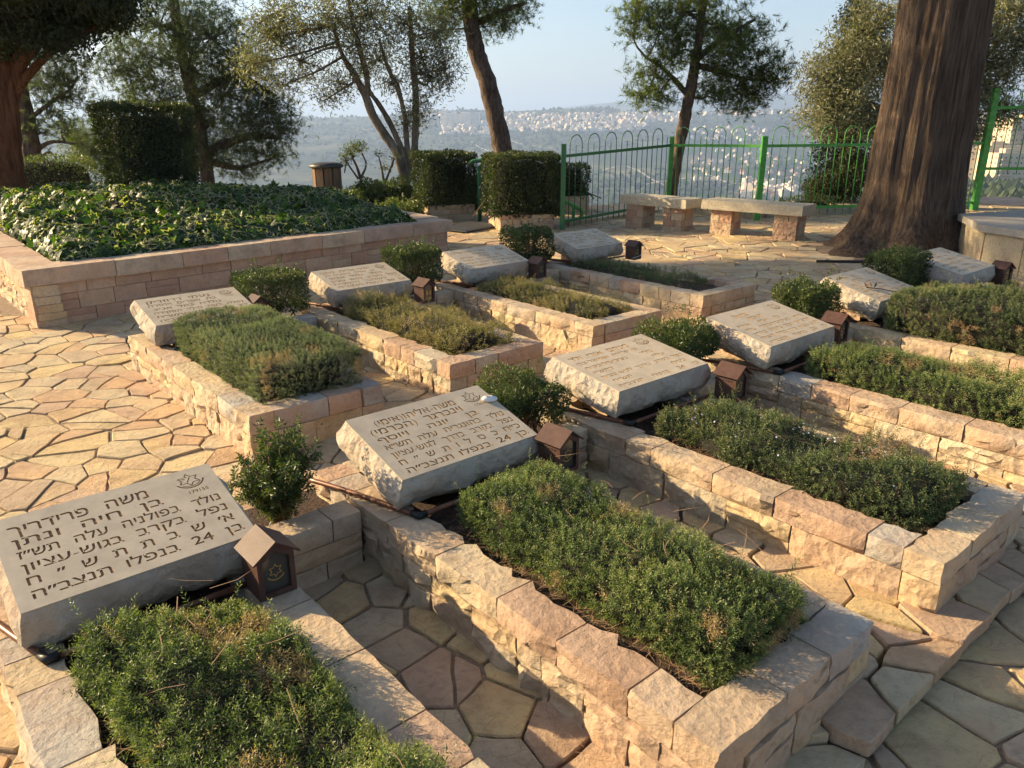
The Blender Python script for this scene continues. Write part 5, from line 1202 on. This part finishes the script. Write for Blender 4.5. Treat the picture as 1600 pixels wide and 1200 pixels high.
def tree(name, lab, cat, Y, paths, clumps, kind, leafmat, bark, n_sub=26, n_leaf=40, seed=0, spread=.30, group='trees beyond the fence', Lf=None, sparse=1.0, yd=1.0, twig_r=.012, sway=0.0, shade_clumps=()):
    rng = np.random.default_rng(seed + 900)
    base = at_px(*paths[0][0][:2], Y); root = thing(name, lab, cat, tuple(base), group); SK = []
    k = math.cos(PITCH) * Y / 1209
    for q_, (p0, p1, *mid) in enumerate([(p[0], p[-1], p) for p in paths]):
        pts = mid[0]; W = np.array([at_px(a[0], a[1], Y + (a[3] if len(a) > 3 else 0)) for a in pts]); rr = np.array([a[2] for a in pts]) * k
        nn_ = max(8, 5 * len(pts)); C = curve_pts(W, nn_); rad = np.interp(np.linspace(0, 1, nn_), np.linspace(0, 1, len(rr)), rr)
        if q_ == 0 and base[2] > -3: C[0] = C[0] + [0, 0, -1.0]
        V, F = tube(C, rad, 10, False, wob=.18); part('trunk' if q_ == 0 else 'limb', V, F, M[bark], root, True); SK.append(C[nn_ // 3:])
    SK = np.concatenate(SK); subs = []; tw = []
    for cl in clumps:
        u, v, ru, rv = cl[:4]; dy = cl[4] if len(cl) > 4 else rng.uniform(-.5, .5) * ru * k; c = at_px(u, v, Y + dy); n = int(n_sub * (ru * rv / 1600) ** .75 * sparse) + 3
        d_ = nrm(rng.normal(size=(n, 3))) * (rng.random((n, 1)) ** .40); S = c + d_ * [ru * k, max(ru, rv) * k * yd, rv * k]; subs.append(S)
        main = SK[np.argmin(np.linalg.norm(SK - c, axis=1))]
        if sway >= 0: tw.append(tube(curve_pts([main, main * .5 + c * .5 + rng.normal(size=3) * .06 - [0, 0, .05], c], 7), np.linspace(twig_r * 2.2, twig_r, 7), 5, False))
        for e in S[::2]:
            m_ = c * .5 + e * .5 + rng.normal(size=3) * .05; tw.append(tube(curve_pts([c, m_, e], 5), np.linspace(twig_r, twig_r * .35, 5), 3, False))
    for (x, y, z, rx, ry, rz) in shade_clumps:
        c = np.array([x, y, z]); n = int(n_sub * sparse * rx * rz * .95) + 4; subs.append(c + nrm(rng.normal(size=(n, 3))) * (rng.random((n, 1)) ** .4) * [rx, ry, rz])
        main = SK[np.argmin(np.linalg.norm(SK - c, axis=1))]; tw.append(tube(curve_pts([main, main * .5 + c * .5 + [0, 0, .2], c], 7), np.linspace(.07, .02, 7), 6, False))
    V, F = merge(tw); part('branches', V, F, M[bark], root, True)['kind'] = 'stuff'
    S = np.concatenate(subs); n = len(S)
    if kind == 'pine':
        nt = max(1, n_leaf // 14); Cn = (S[:, None] + rng.normal(size=(n, nt, 3)) * spread * [1, 1, .75]).reshape(-1, 3); m = len(Cn)
        ax = nrm(rng.normal(size=(m, 3)) * .8 + [0, 0, .45]); bt = np.clip(.32 + .25 * fbm(Cn, 1.3, 2, seed) + rng.normal(size=m) * .13, 0, 1)
        P = np.repeat(Cn, 14, 0); A_ = np.repeat(ax, 14, 0); D_ = nrm(A_ * .9 + rng.normal(size=P.shape) * .55); L_, w_ = Lf or (.14, .0095)
        P = P + A_ * (rng.random(len(P)) * .10)[:, None]; Sd = nrm(np.cross(D_, rng.normal(size=P.shape))) * w_ / 2; Lr = (L_ * rng.uniform(.7, 1.2, len(P)))[:, None]
        V = np.stack([P - Sd, P + Sd, P + D_ * Lr], 1).reshape(-1, 3); F = np.arange(len(V)).reshape(-1, 3); T = np.repeat(np.clip(np.repeat(bt, 14) + rng.normal(size=len(P)) * .08, 0, 1), 3)
    else:
        P = (S[:, None] + rng.normal(size=(n, n_leaf, 3)) * spread * [1, 1, .8]).reshape(-1, 3); L_, w_ = Lf or (.075, .02)
        T = np.clip(.4 + .25 * fbm(P, 1.2, 2, seed) + rng.normal(size=len(P)) * .2, 0, 1); Dn = rng.normal(size=P.shape) + ([0, 0, -.35] if kind == 'olive' else [0, 0, .9])
        V, F, T = leaf_batch(P, Dn, L_ * rng.uniform(.7, 1.3, len(P)), w_ * rng.uniform(.8, 1.2, len(P)), rng, .08, T)
    o = part('crown', V, F, M[leafmat], root, False, T); o['kind'] = 'stuff'
    return root
# trunk paths: (u, v, half width in photo pixels)
tree('pine_tree', 'slim pine with leaning trunk and open crown just behind the fence corner', 'tree', 17.0,
     [[(1044, 345, 10), (1050, 290, 9.5), (1064, 215, 9), (1075, 160, 8.5), (1088, 90, 7.5), (1096, 30, 6), (1104, -60, 5)], [(1090, 90, 6), (1130, 60, 4), (1180, 30, 2)], [(1076, 150, 5), (1040, 110, 3), (1010, 90, 2)], [(1085, 100, 5), (1150, 120, 3), (1195, 125, 2)]],
     [(1070, 18, 62, 40), (995, 30, 36, 34), (1030, 50, 38, 30), (1120, 40, 58, 40), (1160, 70, 48, 34), (1192, 108, 36, 26), (1215, 118, 18, 16), (1020, 118, 30, 22), (1000, 150, 16, 18), (1035, 150, 22, 18), (1115, 100, 48, 32), (1150, 140, 38, 20), (1105, 150, 26, 22), (1180, 150, 26, 16), (1155, 172, 16, 10), (1080, -50, 120, 50), (1060, 80, 36, 26)],
     'pine', 'pine', 'bark_pine', 34, 140, 1, .15)
tree('pine_tree', 'tall leaning pine with bare dark trunk behind the larger cube hedge', 'tree', 20.0,
     [[(795, 270, 15), (778, 200, 15), (762, 130, 14), (745, 80, 13), (736, 30, 12), (722, -60, 10)], [(738, 40, 6), (790, 15, 4), (820, 5, 2)]],
     [(700, 15, 40, 30), (735, -10, 60, 30), (775, 15, 40, 24), (812, 12, 26, 24), (790, 38, 18, 12), (690, 45, 24, 18), (720, -60, 120, 50), (755, 40, 24, 12)], 'pine', 'pine', 'bark_pine', 44, 126, 2, .17)
tree('olive_tree', 'multi-stemmed olive tree with pale bark and airy grey-green crown', 'tree', 15.5,
     [[(634, 285, 7.5), (620, 240, 7), (600, 208, 7), (584, 182, 7), (572, 152, 6.5), (556, 120, 5), (535, 85, 3.5), (520, 40, 2.5)], [(574, 158, 4), (573, 120, 4.5), (560, 70, 4), (548, 20, 3), (540, -30, 2)], [(640, 285, 5), (628, 235, 5), (608, 190, 4.5), (590, 160, 4), (576, 140, 3), (570, 110, 2)],
      [(644, 280, 5), (636, 225, 4.5), (632, 180, 4), (622, 140, 4), (606, 105, 3), (592, 60, 2)], [(645, 282, 7), (648, 230, 6), (650, 175, 5.5), (648, 130, 5), (643, 70, 4), (640, 10, 3)]],
     [(395, 100, 26, 30), (420, 60, 40, 40), (430, 20, 45, 40), (480, 45, 52, 42), (470, 95, 38, 28), (525, 30, 50, 40), (580, 25, 50, 40), (530, 130, 30, 22), (515, 152, 16, 12), (590, 95, 40, 30), (560, 70, 40, 34), (635, 35, 45, 40), (680, 50, 36, 44), (672, 120, 34, 34), (652, 168, 24, 24), (640, 190, 14, 16), (695, 110, 20, 30), (610, 130, 20, 14), (540, -30, 150, 36), (660, 90, 30, 30), (450, 130, 24, 14)],
     'olive', 'olive', 'bark_olive', 34, 40, 3, .14, Lf=(.085, .019))
tree('pine_tree', 'broad dark pine with drooping boughs behind the square hedge', 'tree', 18.5,
     [[(330, 330, 11), (320, 250, 10), (300, 150, 9), (280, 60, 8), (265, -60, 6)], [(318, 240, 8), (380, 215, 6), (440, 215, 3)], [(310, 200, 8), (240, 190, 6), (180, 200, 3)], [(300, 150, 7), (370, 120, 5), (430, 150, 2)], [(320, 250, 6), (370, 262, 4), (420, 250, 2)]],
     [(250, 40, 80, 56), (330, 60, 66, 50), (300, 110, 70, 50), (390, 110, 44, 36), (350, 150, 60, 40), (200, 110, 50, 40), (250, 160, 60, 40), (420, 165, 36, 30), (440, 200, 24, 26), (395, 195, 40, 30), (320, 200, 60, 36), (180, 190, 36, 30), (150, 225, 32, 28), (200, 235, 44, 26), (340, 240, 40, 22), (400, 240, 30, 18), (430, 242, 16, 12), (380, 268, 24, 8), (260, 220, 50, 36), (240, -40, 150, 50), (120, 215, 16, 14), (300, 262, 40, 16), (130, 245, 18, 16)],
     'pine', 'pine_dark', 'bark_pine', 46, 140, 4, .18)
tree('pine_tree', 'dark thin-leaved pine with straight trunk behind the reddish left trunk', 'tree', 17.5,
     [[(58, 275, 15), (46, 220, 14), (36, 160, 12), (26, 90, 9), (16, 10, 6)], [(50, 240, 4), (80, 222, 3), (118, 225, 1.5)], [(40, 190, 4), (80, 160, 3), (110, 140, 2)], [(54, 255, 3), (76, 238, 2), (90, 250, 1)]],
     [(60, 130, 40, 26), (95, 115, 36, 26), (50, 90, 40, 30), (110, 150, 22, 18), (85, 175, 24, 14), (30, 40, 60, 40), (100, 200, 18, 12), (62, 205, 16, 12), (118, 100, 18, 18)], 'pine', 'pine_dark', 'bark_pine', 44, 98, 5, .17)
tree('cypress_tree', 'reddish multi-stemmed cypress trunk at the left edge spreading a dark canopy overhead', 'tree', 10.8,
     [[(12, 300, 24), (8, 220, 20), (6, 160, 18), (4, 100, 15), (-6, 30, 12), (-10, -60, 10)], [(26, 300, 13), (22, 220, 11), (20, 150, 10), (34, 100, 8), (70, 60, 6), (120, 35, 4)], [(8, 180, 10), (16, 120, 9), (40, 70, 8), (60, 20, 6)], [(4, 120, 9), (-30, 60, 7), (-70, 20, 5)], [(22, 150, 7), (50, 110, 6), (90, 75, 5), (150, 40, 3), (190, 15, 2)]],
     [(60, 20, 55, 32, .3), (110, 35, 50, 30, .2), (150, 15, 44, 26, 0), (185, 12, 26, 22, -.2), (20, 40, 60, 32, -.3), (-30, 50, 60, 44, 0), (-90, 20, 80, 60, .4), (90, 58, 30, 14, -.4), (60, -40, 120, 40, 0), (-120, 80, 60, 50, 0), (40, -120, 140, 60, 0), (150, -40, 60, 30, .6), (-60, -60, 120, 60, -.8), (60, -60, 110, 50, -1.2)],
     'cyp', 'cyp', 'bark_left', 50, 60, 6, .12, group='trees in the planter', Lf=(.075, .03), sparse=1.0,
     shade_clumps=[(-6.4, 9.4, 4.4, 1.2, 1.0, .8), (-7.6, 10.4, 5.2, 1.4, 1.2, 1.0), (-5.6, 11.2, 4.6, 1.3, 1.2, .8), (-6.6, 12.6, 5.0, 1.4, 1.3, .9), (-6.2, 10.2, 6.2, 1.5, 1.5, 1.0), (-7.2, 13.8, 5.2, 1.4, 1.2, 1.0), (-8.6, 11.6, 5.6, 1.4, 1.4, 1.2), (-6.0, 14.4, 5.0, 1.2, 1.0, .8), (-5.2, 9.8, 5.4, 1.0, 1.0, .8), (-5.2, 12.7, 6.4, 1.3, 1.1, 1.0), (-5.4, 12.9, 7.8, 1.3, 1.1, 1.0)])  # unseen crown clumps added above view to shade plaza, back graves and trunk
tree('olive_tree', 'grey-green olive tree behind the giant trunk', 'tree', 14.3,
     [[(1440, 330, 14), (1430, 250, 13), (1420, 180, 11), (1400, 120, 8), (1370, 60, 5)], [(1425, 200, 8), (1470, 140, 6), (1540, 90, 4)], [(1420, 190, 7), (1350, 160, 5), (1290, 150, 3)]],
     [(1285, 120, 32, 36), (1330, 95, 44, 36), (1280, 175, 32, 28), (1320, 150, 44, 36), (1350, 190, 36, 28), (1290, 205, 18, 14), (1340, 55, 36, 26), (1380, 110, 50, 60), (1540, 40, 50, 44), (1550, 100, 46, 40), (1530, 150, 40, 36), (1570, 175, 28, 20), (1515, 200, 28, 20), (1590, 70, 44, 44), (1600, 10, 50, 40), (1420, 200, 50, 40), (1500, 210, 18, 14), (1450, 60, 70, 60), (1380, 20, 40, 30)],
     'olive', 'olive', 'bark_olive', 46, 48, 7, .13, Lf=(.085, .021))
tree('cypress_tree', 'narrow dark green cypress standing left of the giant trunk', 'tree', 15.6,
     [[(1312, 345, 6), (1318, 250, 5), (1328, 120, 4), (1338, 0, 2)]],
     [(1310, 290, 40, 34), (1318, 240, 42, 44), (1322, 190, 38, 40), (1328, 140, 30, 44), (1333, 90, 24, 44), (1337, 40, 16, 40), (1340, -10, 12, 36), (1272, 300, 16, 26), (1285, 285, 18, 26), (1345, 270, 26, 50)], 'cyp', 'cyp', 'twig', 60, 60, 8, .09, Lf=(.06, .024))
# ---- shrubs beyond the ivy
tree('shrub', 'small round-topped shrub with bare stems beside the wooden bin', 'shrub', 14.8, [[(565, 285, 2.5), (558, 262, 2), (550, 245, 1.5)], [(563, 280, 2), (572, 258, 1.5), (566, 240, 1)], [(560, 280, 2), (545, 258, 1.2), (538, 245, 1)]], [(545, 240, 14, 10), (560, 234, 14, 9), (552, 228, 12, 6), (540, 252, 8, 6)], 'cyp', 'juniper', 'twig', 40, 30, 11, .05, group='bushes beyond the ivy', Lf=(.05, .015), twig_r=.006)
tree('shrub', 'thin twiggy bush with sparse leaf tufts below the olive stems', 'shrub', 14.9, [[(600, 285, 2), (596, 262, 1.5), (592, 245, 1)], [(603, 283, 2), (612, 258, 1.2), (616, 246, 1)]], [(595, 240, 12, 6), (612, 246, 12, 7), (605, 262, 12, 10)], 'cyp', 'juniper', 'twig', 16, 16, 12, .05, group='bushes beyond the ivy', Lf=(.05, .015), twig_r=.006)
def mound(lab, c, a, b, h, n, leaf, mat, seed, lump=.1, group='bushes beyond the ivy'):
    rng = np.random.default_rng(seed); root = thing('juniper_shrub', lab, 'shrub', tuple(c), group); c = np.array(c, float)
    leafy_box(root, c + ZV * h * .4, a, b, h * .6, min(a, b, h * .6) * .9, n, *leaf, mat, rng, XA, depth=.12, lump=lump)
    V, F = core_box(a * .8, b * .8, h * .5, .7); part('shaded_core', c + ZV * h * .35 + V, F, M['core'], root, True)
mound('spreading yellow-green juniper left of the left cube hedge', (-2.35, 14.6, -.15), .62, .5, .75, 7000, (.07, .022), 'juniper', 1)
mound('low juniper spilling beside the wooden bin', (-3.0, 13.9, -.1), .45, .4, .55, 4500, (.07, .022), 'juniper', 2)
mound('yellow-green juniper filling the gap between the two cube hedges', (-.55, 15.4, -.3), .6, .4, .95, 5000, (.07, .022), 'juniper', 3)
mound('dark low shrub at the back of the ivy near the planter end', (-1.9, 13.2, -.1), .4, .4, .45, 3500, (.06, .022), 'juniper', 4)
mound('clipped yellow-green low hedge behind the reddish left trunk', (-8.3, 14.2, .45), .95, .4, .6, 6000, (.05, .02), 'juniper', 5, .03)
mound('small plants between kerb and fence behind the right bench', (5.2, 13.9, 0), .5, .25, .35, 1500, (.06, .02), 'juniper', 6)

# ================================================================== the far valley, towns and haze
def hillside():
    rng = np.random.default_rng(31)
    rr = np.geomspace(380, 4200, 260)
    def hit(u, v):
        """first visible terrain point at photo pixel (u, v)"""
        t = (u - 800) / 1276; az = np.arctan(t); X = rr[None] * np.sin(az)[:, None]; Y = rr[None] * np.cos(az)[:, None]; Z = terrain_z(X, Y)
        pv = proj(np.stack([X, Y, Z], -1).reshape(-1, 3)).reshape(len(u), -1, 3)[..., 1]
        ok = pv <= v[:, None]; i = np.argmax(ok, 1); good = ok.any(1) & (i > 0)
        k = np.arange(len(u)); return np.stack([X[k, i], Y[k, i], Z[k, i]], -1)[good]
    # flat-roofed stone houses
    reg = [  # u0, u1, v0, v1, n, size, red share
        (690, 800, 192, 212, 150, 11, .05), (780, 1010, 180, 206, 560, 12, .08), (960, 1080, 178, 192, 90, 12, .1), (1080, 1300, 170, 184, 70, 13, .25), (1080, 1200, 200, 222, 50, 9, .25),
        (1080, 1290, 232, 285, 70, 7.5, .3), (1170, 1260, 290, 312, 60, 13, .1), (1440, 1640, 182, 226, 700, 15, .15), (1440, 1640, 222, 262, 160, 16, .1), (620, 700, 172, 186, 60, 13, .1)]
    wm = []
    for col, nm in (((.62, .54, .42), 'pale_stone_wall'), ((.55, .47, .37), 'sand_stone_wall'), ((.66, .60, .52), 'white_wall')): wm.append(plain(nm, col, .9))
    roofm = plain('red_tile_roof', (.36, .13, .07), .85); winm = plain('dark_window', (.16, .15, .14), .4)
    def hshape(w_, d_, h_, gable):
        V, F = box((-w_ / 2, -d_ / 2, -6), (w_, 0, 0), (0, d_, 0), (0, 0, h_ + 6)); V = [tuple(v) for v in V]; F = [list(f) for f in F]; mi = [0] * 6
        if gable:
            V += [(-w_ / 2 - .5, -d_ / 2 - .5, h_ + .05), (w_ / 2 + .5, -d_ / 2 - .5, h_ + .05), (w_ / 2 + .5, d_ / 2 + .5, h_ + .05), (-w_ / 2 - .5, d_ / 2 + .5, h_ + .05), (-w_ / 4, 0, h_ + 3), (w_ / 4, 0, h_ + 3)]
            F += [[8, 9, 13, 12], [9, 10, 13], [10, 11, 12, 13], [11, 8, 12], [8, 11, 10, 9]]; mi += [1] * 5
        else:
            V2, F2 = box((-w_ / 4, -d_ / 5, h_), (w_ * .4, 0, 0), (0, d_ * .4, 0), (0, 0, 2.2)); F += [[a + len(V) for a in f] for f in F2]; V += [tuple(v) for v in V2]; mi += [0] * 6
        return V, F, mi
    H = []
    for (u0, u1, v0, v1, n, sz, red) in reg:
        u = rng.uniform(u0, u1, n); P = hit(u, rng.uniform(v0, v1, n))
        for p in P: H.append((np.hypot(p[0], p[1]), p, sz * rng.uniform(.6, 1.5), sz * rng.uniform(.6, 1.2), rng.uniform(.4, .8) * sz * (1 + .4 * (rng.random() < .2)), rng.random() < red, rng.random() * 3.1, int(rng.integers(0, 3))))
    H.sort(key=lambda h: h[0] / h[2])
    temps = []
    for q_ in range(12):
        V, F, mi = hshape(12 * rng.uniform(.7, 1.4), 10 * rng.uniform(.8, 1.2), rng.uniform(6, 11), q_ % 3 == 0); me = bpy.data.meshes.new('house'); me.from_pydata(V, [], F); me.shade_flat()
        me.materials.append(wm[q_ % 3]); me.materials.append(roofm); me.polygons.foreach_set('material_index', mi); temps.append(me)
    for h in H[:300]:
        cand = [t for i, t in enumerate(temps) if (i % 3 == 0) == h[5]]; o = link('hillside_house', cand[int(h[2] * 7) % len(cand)], None, tuple(h[1])); o.rotation_euler = (0, 0, h[6]); o.scale = (h[2] / 12,) * 3
        rd = 'red-roofed' if h[5] else 'flat-roofed'; side = 'right of the giant trunk' if h[1][0] / h[1][1] > .5 else 'across the hazy valley'
        tag(o, f'small {rd} stone house on the far slope {side}', 'house', f'{rd} houses on the far slope {side}')
    by = [[], [], [], []]
    for h in H[300:]:
        V, F, mi = hshape(h[2], h[3], h[4], h[5]); c, s = math.cos(h[6]), math.sin(h[6]); V = np.array(V) @ np.array([[c, s, 0], [-s, c, 0], [0, 0, 1]]) + h[1]; by[h[7]].append((V, F))
    VV = []; FF = []; MI = []; n = 0
    for q_ in range(3):
        for V, F in by[q_]:
            VV.append(V); FF += [[a + n for a in f] for f in F]; MI += [q_] * 6 + ([3] * (len(F) - 6) if len(F) == 11 else [q_] * (len(F) - 6)); n += len(V)
    me = bpy.data.meshes.new('far_town'); me.from_pydata(np.concatenate(VV).tolist(), [], FF); me.shade_flat()
    for m_ in wm + [roofm]: me.materials.append(m_)
    me.polygons.foreach_set('material_index', MI); tag(link('far_town', me), 'pale stone town spread over the hazy far ridge', 'town', kind='stuff')
    # row of towers on the ridge
    for q_, u in enumerate((693, 701, 709, 716, 723, 731, 739, 746)):
        p = hit(np.array([u + 0.0]), np.array([196.0 + (q_ % 3)])); p = p[0] if len(p) else np.array([0, 3000, 0]); b, f = box((-9, -9, -8), (18, 0, 0), (0, 18, 0), (0, 0, 46 + 4 * (q_ % 3)))
        root = thing('apartment_tower', ('leftmost' if q_ == 0 else ['', 'second', 'third', 'fourth', 'fifth', 'sixth', 'seventh'][q_] if q_ < 7 else 'rightmost') + ' white apartment tower from the left in the row on the hazy ridge', 'tower', tuple(p), 'row of white towers on the ridge'); part('wall', b, f, wm[2], root, world=False)
        L = [box((-9.1, -8 + 4 * i, 4 + 4 * j), (.2, 0, 0), (0, 2, 0), (0, 0, 1.8)) for i in range(4) for j in range(9)] + [box((-8 + 4 * i, -9.1, 4 + 4 * j), (2, 0, 0), (0, .2, 0), (0, 0, 1.8)) for i in range(4) for j in range(9)]
        V, F = merge(L); o = part('windows', V, F, winm, root, world=False); o['kind'] = 'stuff'
    # nearer apartment blocks at the right
    gold = plain('golden_stone_wall', (.62, .50, .33), .9)
    ab = [(1478, 282, 330, 26, 20, 'left of the tall fence post'), (1500, 278, 345, 20, 24, 'just left of the tall fence post'), (1548, 297, 330, 17, 24, 'right of the tall fence post'), (1566, 298, 325, 15, 20, 'with orange side wall right of the tall post'), (1592, 285, 340, 26, 34, 'largest, at the right edge of view'), (1578, 262, 420, 24, 26, 'behind the largest at the right edge')]
    for q_, (u, v, r0, w_, h_, where) in enumerate(ab):
        az = math.atan((u - 800) / 1276); r0 *= 1.8; w_ *= 1.5; h_ *= 1.15; g = at_px(u, v, r0 * math.cos(az)); root = thing('apartment_block', f'golden stone apartment block with balconies, {where}', 'building', tuple(g), 'apartment blocks on the right slope')
        rot = math.radians(-25 + 9 * q_); c, s = math.cos(rot), math.sin(rot); Rm = np.array([[c, s, 0], [-s, c, 0], [0, 0, 1]])
        V, F = merge([box((-w_ / 2, -7, -30), (w_, 0, 0), (0, 14, 0), (0, 0, 30 + h_)), box((-w_ / 4, -4, h_), (w_ * .3, 0, 0), (0, 6, 0), (0, 0, 2.5))]); part('wall', V @ Rm, F, gold, root, world=False)
        L = []; B = []
        for j in range(int(h_ / 3.1)):
            for i in range(int(w_ / 3.4)):
              if rng.random() < .72: L.append(box((-w_ / 2 + 1 + i * 3.4, -7.06, 1 + j * 3.1), (1.1, 0, 0), (0, .1, 0), (0, 0, 1.2)))
            for i in range(3): L.append(box((-w_ / 2 - .06, -5.5 + i * 4.2, 1 + j * 3.1), (.1, 0, 0), (0, 1.2, 0), (0, 0, 1.2)))
            B.append(box((-w_ / 2 + 2, -8.2, .2 + j * 3.1), (w_ * .35, 0, 0), (0, 1.3, 0), (0, 0, .9)))
        V, F = merge(L); o = part('windows', V @ Rm, F, winm, root, world=False); o['kind'] = 'stuff'
        for b in B: part('balcony', b[0] @ Rm, b[1], gold, root, world=False)
    # tree cover of the slopes
    n = 24000; u = rng.uniform(-150, 1750, n); r = np.exp(rng.uniform(math.log(250), math.log(4300), n)); az = np.arctan((u - 800) / 1276); X = r * np.sin(az); Y = r * np.cos(az); P = np.stack([X, Y, X * 0], -1)
    keep = (fbm(P, 1 / 260., 3, 4) > -.12) | (r > 2400); X, Y, r = X[keep], Y[keep], r[keep]; Z = terrain_z(X, Y); n = len(X)
    base = np.array([(1, 0, .35), (.31, .95, .35), (-.81, .59, .35), (-.81, -.59, .35), (.31, -.95, .35), (0, 0, 1), (0, 0, -.2)]); s = rng.uniform(3, 6.5, n) * np.interp(r, [250, 1500, 4000], [.7, 1.0, 1.5])
    V = np.stack([X, Y, Z], -1)[:, None] + base[None] * s[:, None, None] * rng.uniform(.7, 1.4, (n, 7, 1)) * [1, 1, 1.35]
    f = np.array([[i, (i + 1) % 5, 5] for i in range(5)] + [[(i + 1) % 5, i, 6] for i in range(5)]); F = (f[None] + (np.arange(n) * 7)[:, None, None]).reshape(-1, 3)
    fm = leaf_mat('far_woodland', [(.022, .034, .018), (.04, .056, .028), (.07, .085, .04)], .0, .9, .05); tag(link('far_woodland', mesh_of('far_woodland', V.reshape(-1, 3), F, fm, False, np.repeat(rng.random(n), 7))), 'dark woods covering the valley slopes and ridge', 'woods', kind='stuff')
    # pale tracks winding over the slopes
    tm = plain('dusty_track', (.45, .38, .28), .95)
    for q_, (pts, w_) in enumerate([([(990, 296), (1020, 288), (1060, 282), (1110, 279), (1130, 284)], 7), ([(940, 268), (985, 262), (1030, 285), (1060, 299)], 5), ([(790, 218), (815, 226), (860, 232), (930, 236)], 6), ([(735, 222), (750, 232), (770, 240)], 7), ([(1090, 262), (1140, 285), (1190, 292)], 6)]):
        c = curve_pts([(a, b, 0) for a, b in pts], 30); W = hit(c[:, 0], c[:, 1])
        if len(W) < 6: continue
        W = W + [0, 0, 1.2]; t = nrm(np.gradient(W, axis=0)); sd_ = nrm(np.cross(t, ZV)) * w_ / 2; V = np.concatenate([W - sd_, W + sd_]); m = len(W); i = np.arange(m - 1)
        o = link('road', mesh_of('road', V, np.stack([i, i + 1, m + i + 1, m + i], -1), tm)); tag(o, kind='structure')
hillside()
def haze():
    V, F = box((-13500, -13500, -260), (27000, 0, 0), (0, 27000, 0), (0, 0, 260 + 330)); m = bpy.data.materials.new('haze'); m.use_nodes = True; n = m.node_tree.nodes; n.remove(n['Principled BSDF'])
    v = n.new('ShaderNodeVolumePrincipled'); v.inputs['Color'].default_value = (.46, .62, .92, 1); v.inputs['Density'].default_value = HAZE; v.inputs['Anisotropy'].default_value = 0.2
    m.node_tree.links.new(v.outputs[0], n['Material Output'].inputs['Volume']); tag(link('haze', mesh_of('haze', V, F, m)), 'pale blue haze over the valley', 'haze', kind='stuff')
HAZE = 0.00023
haze()
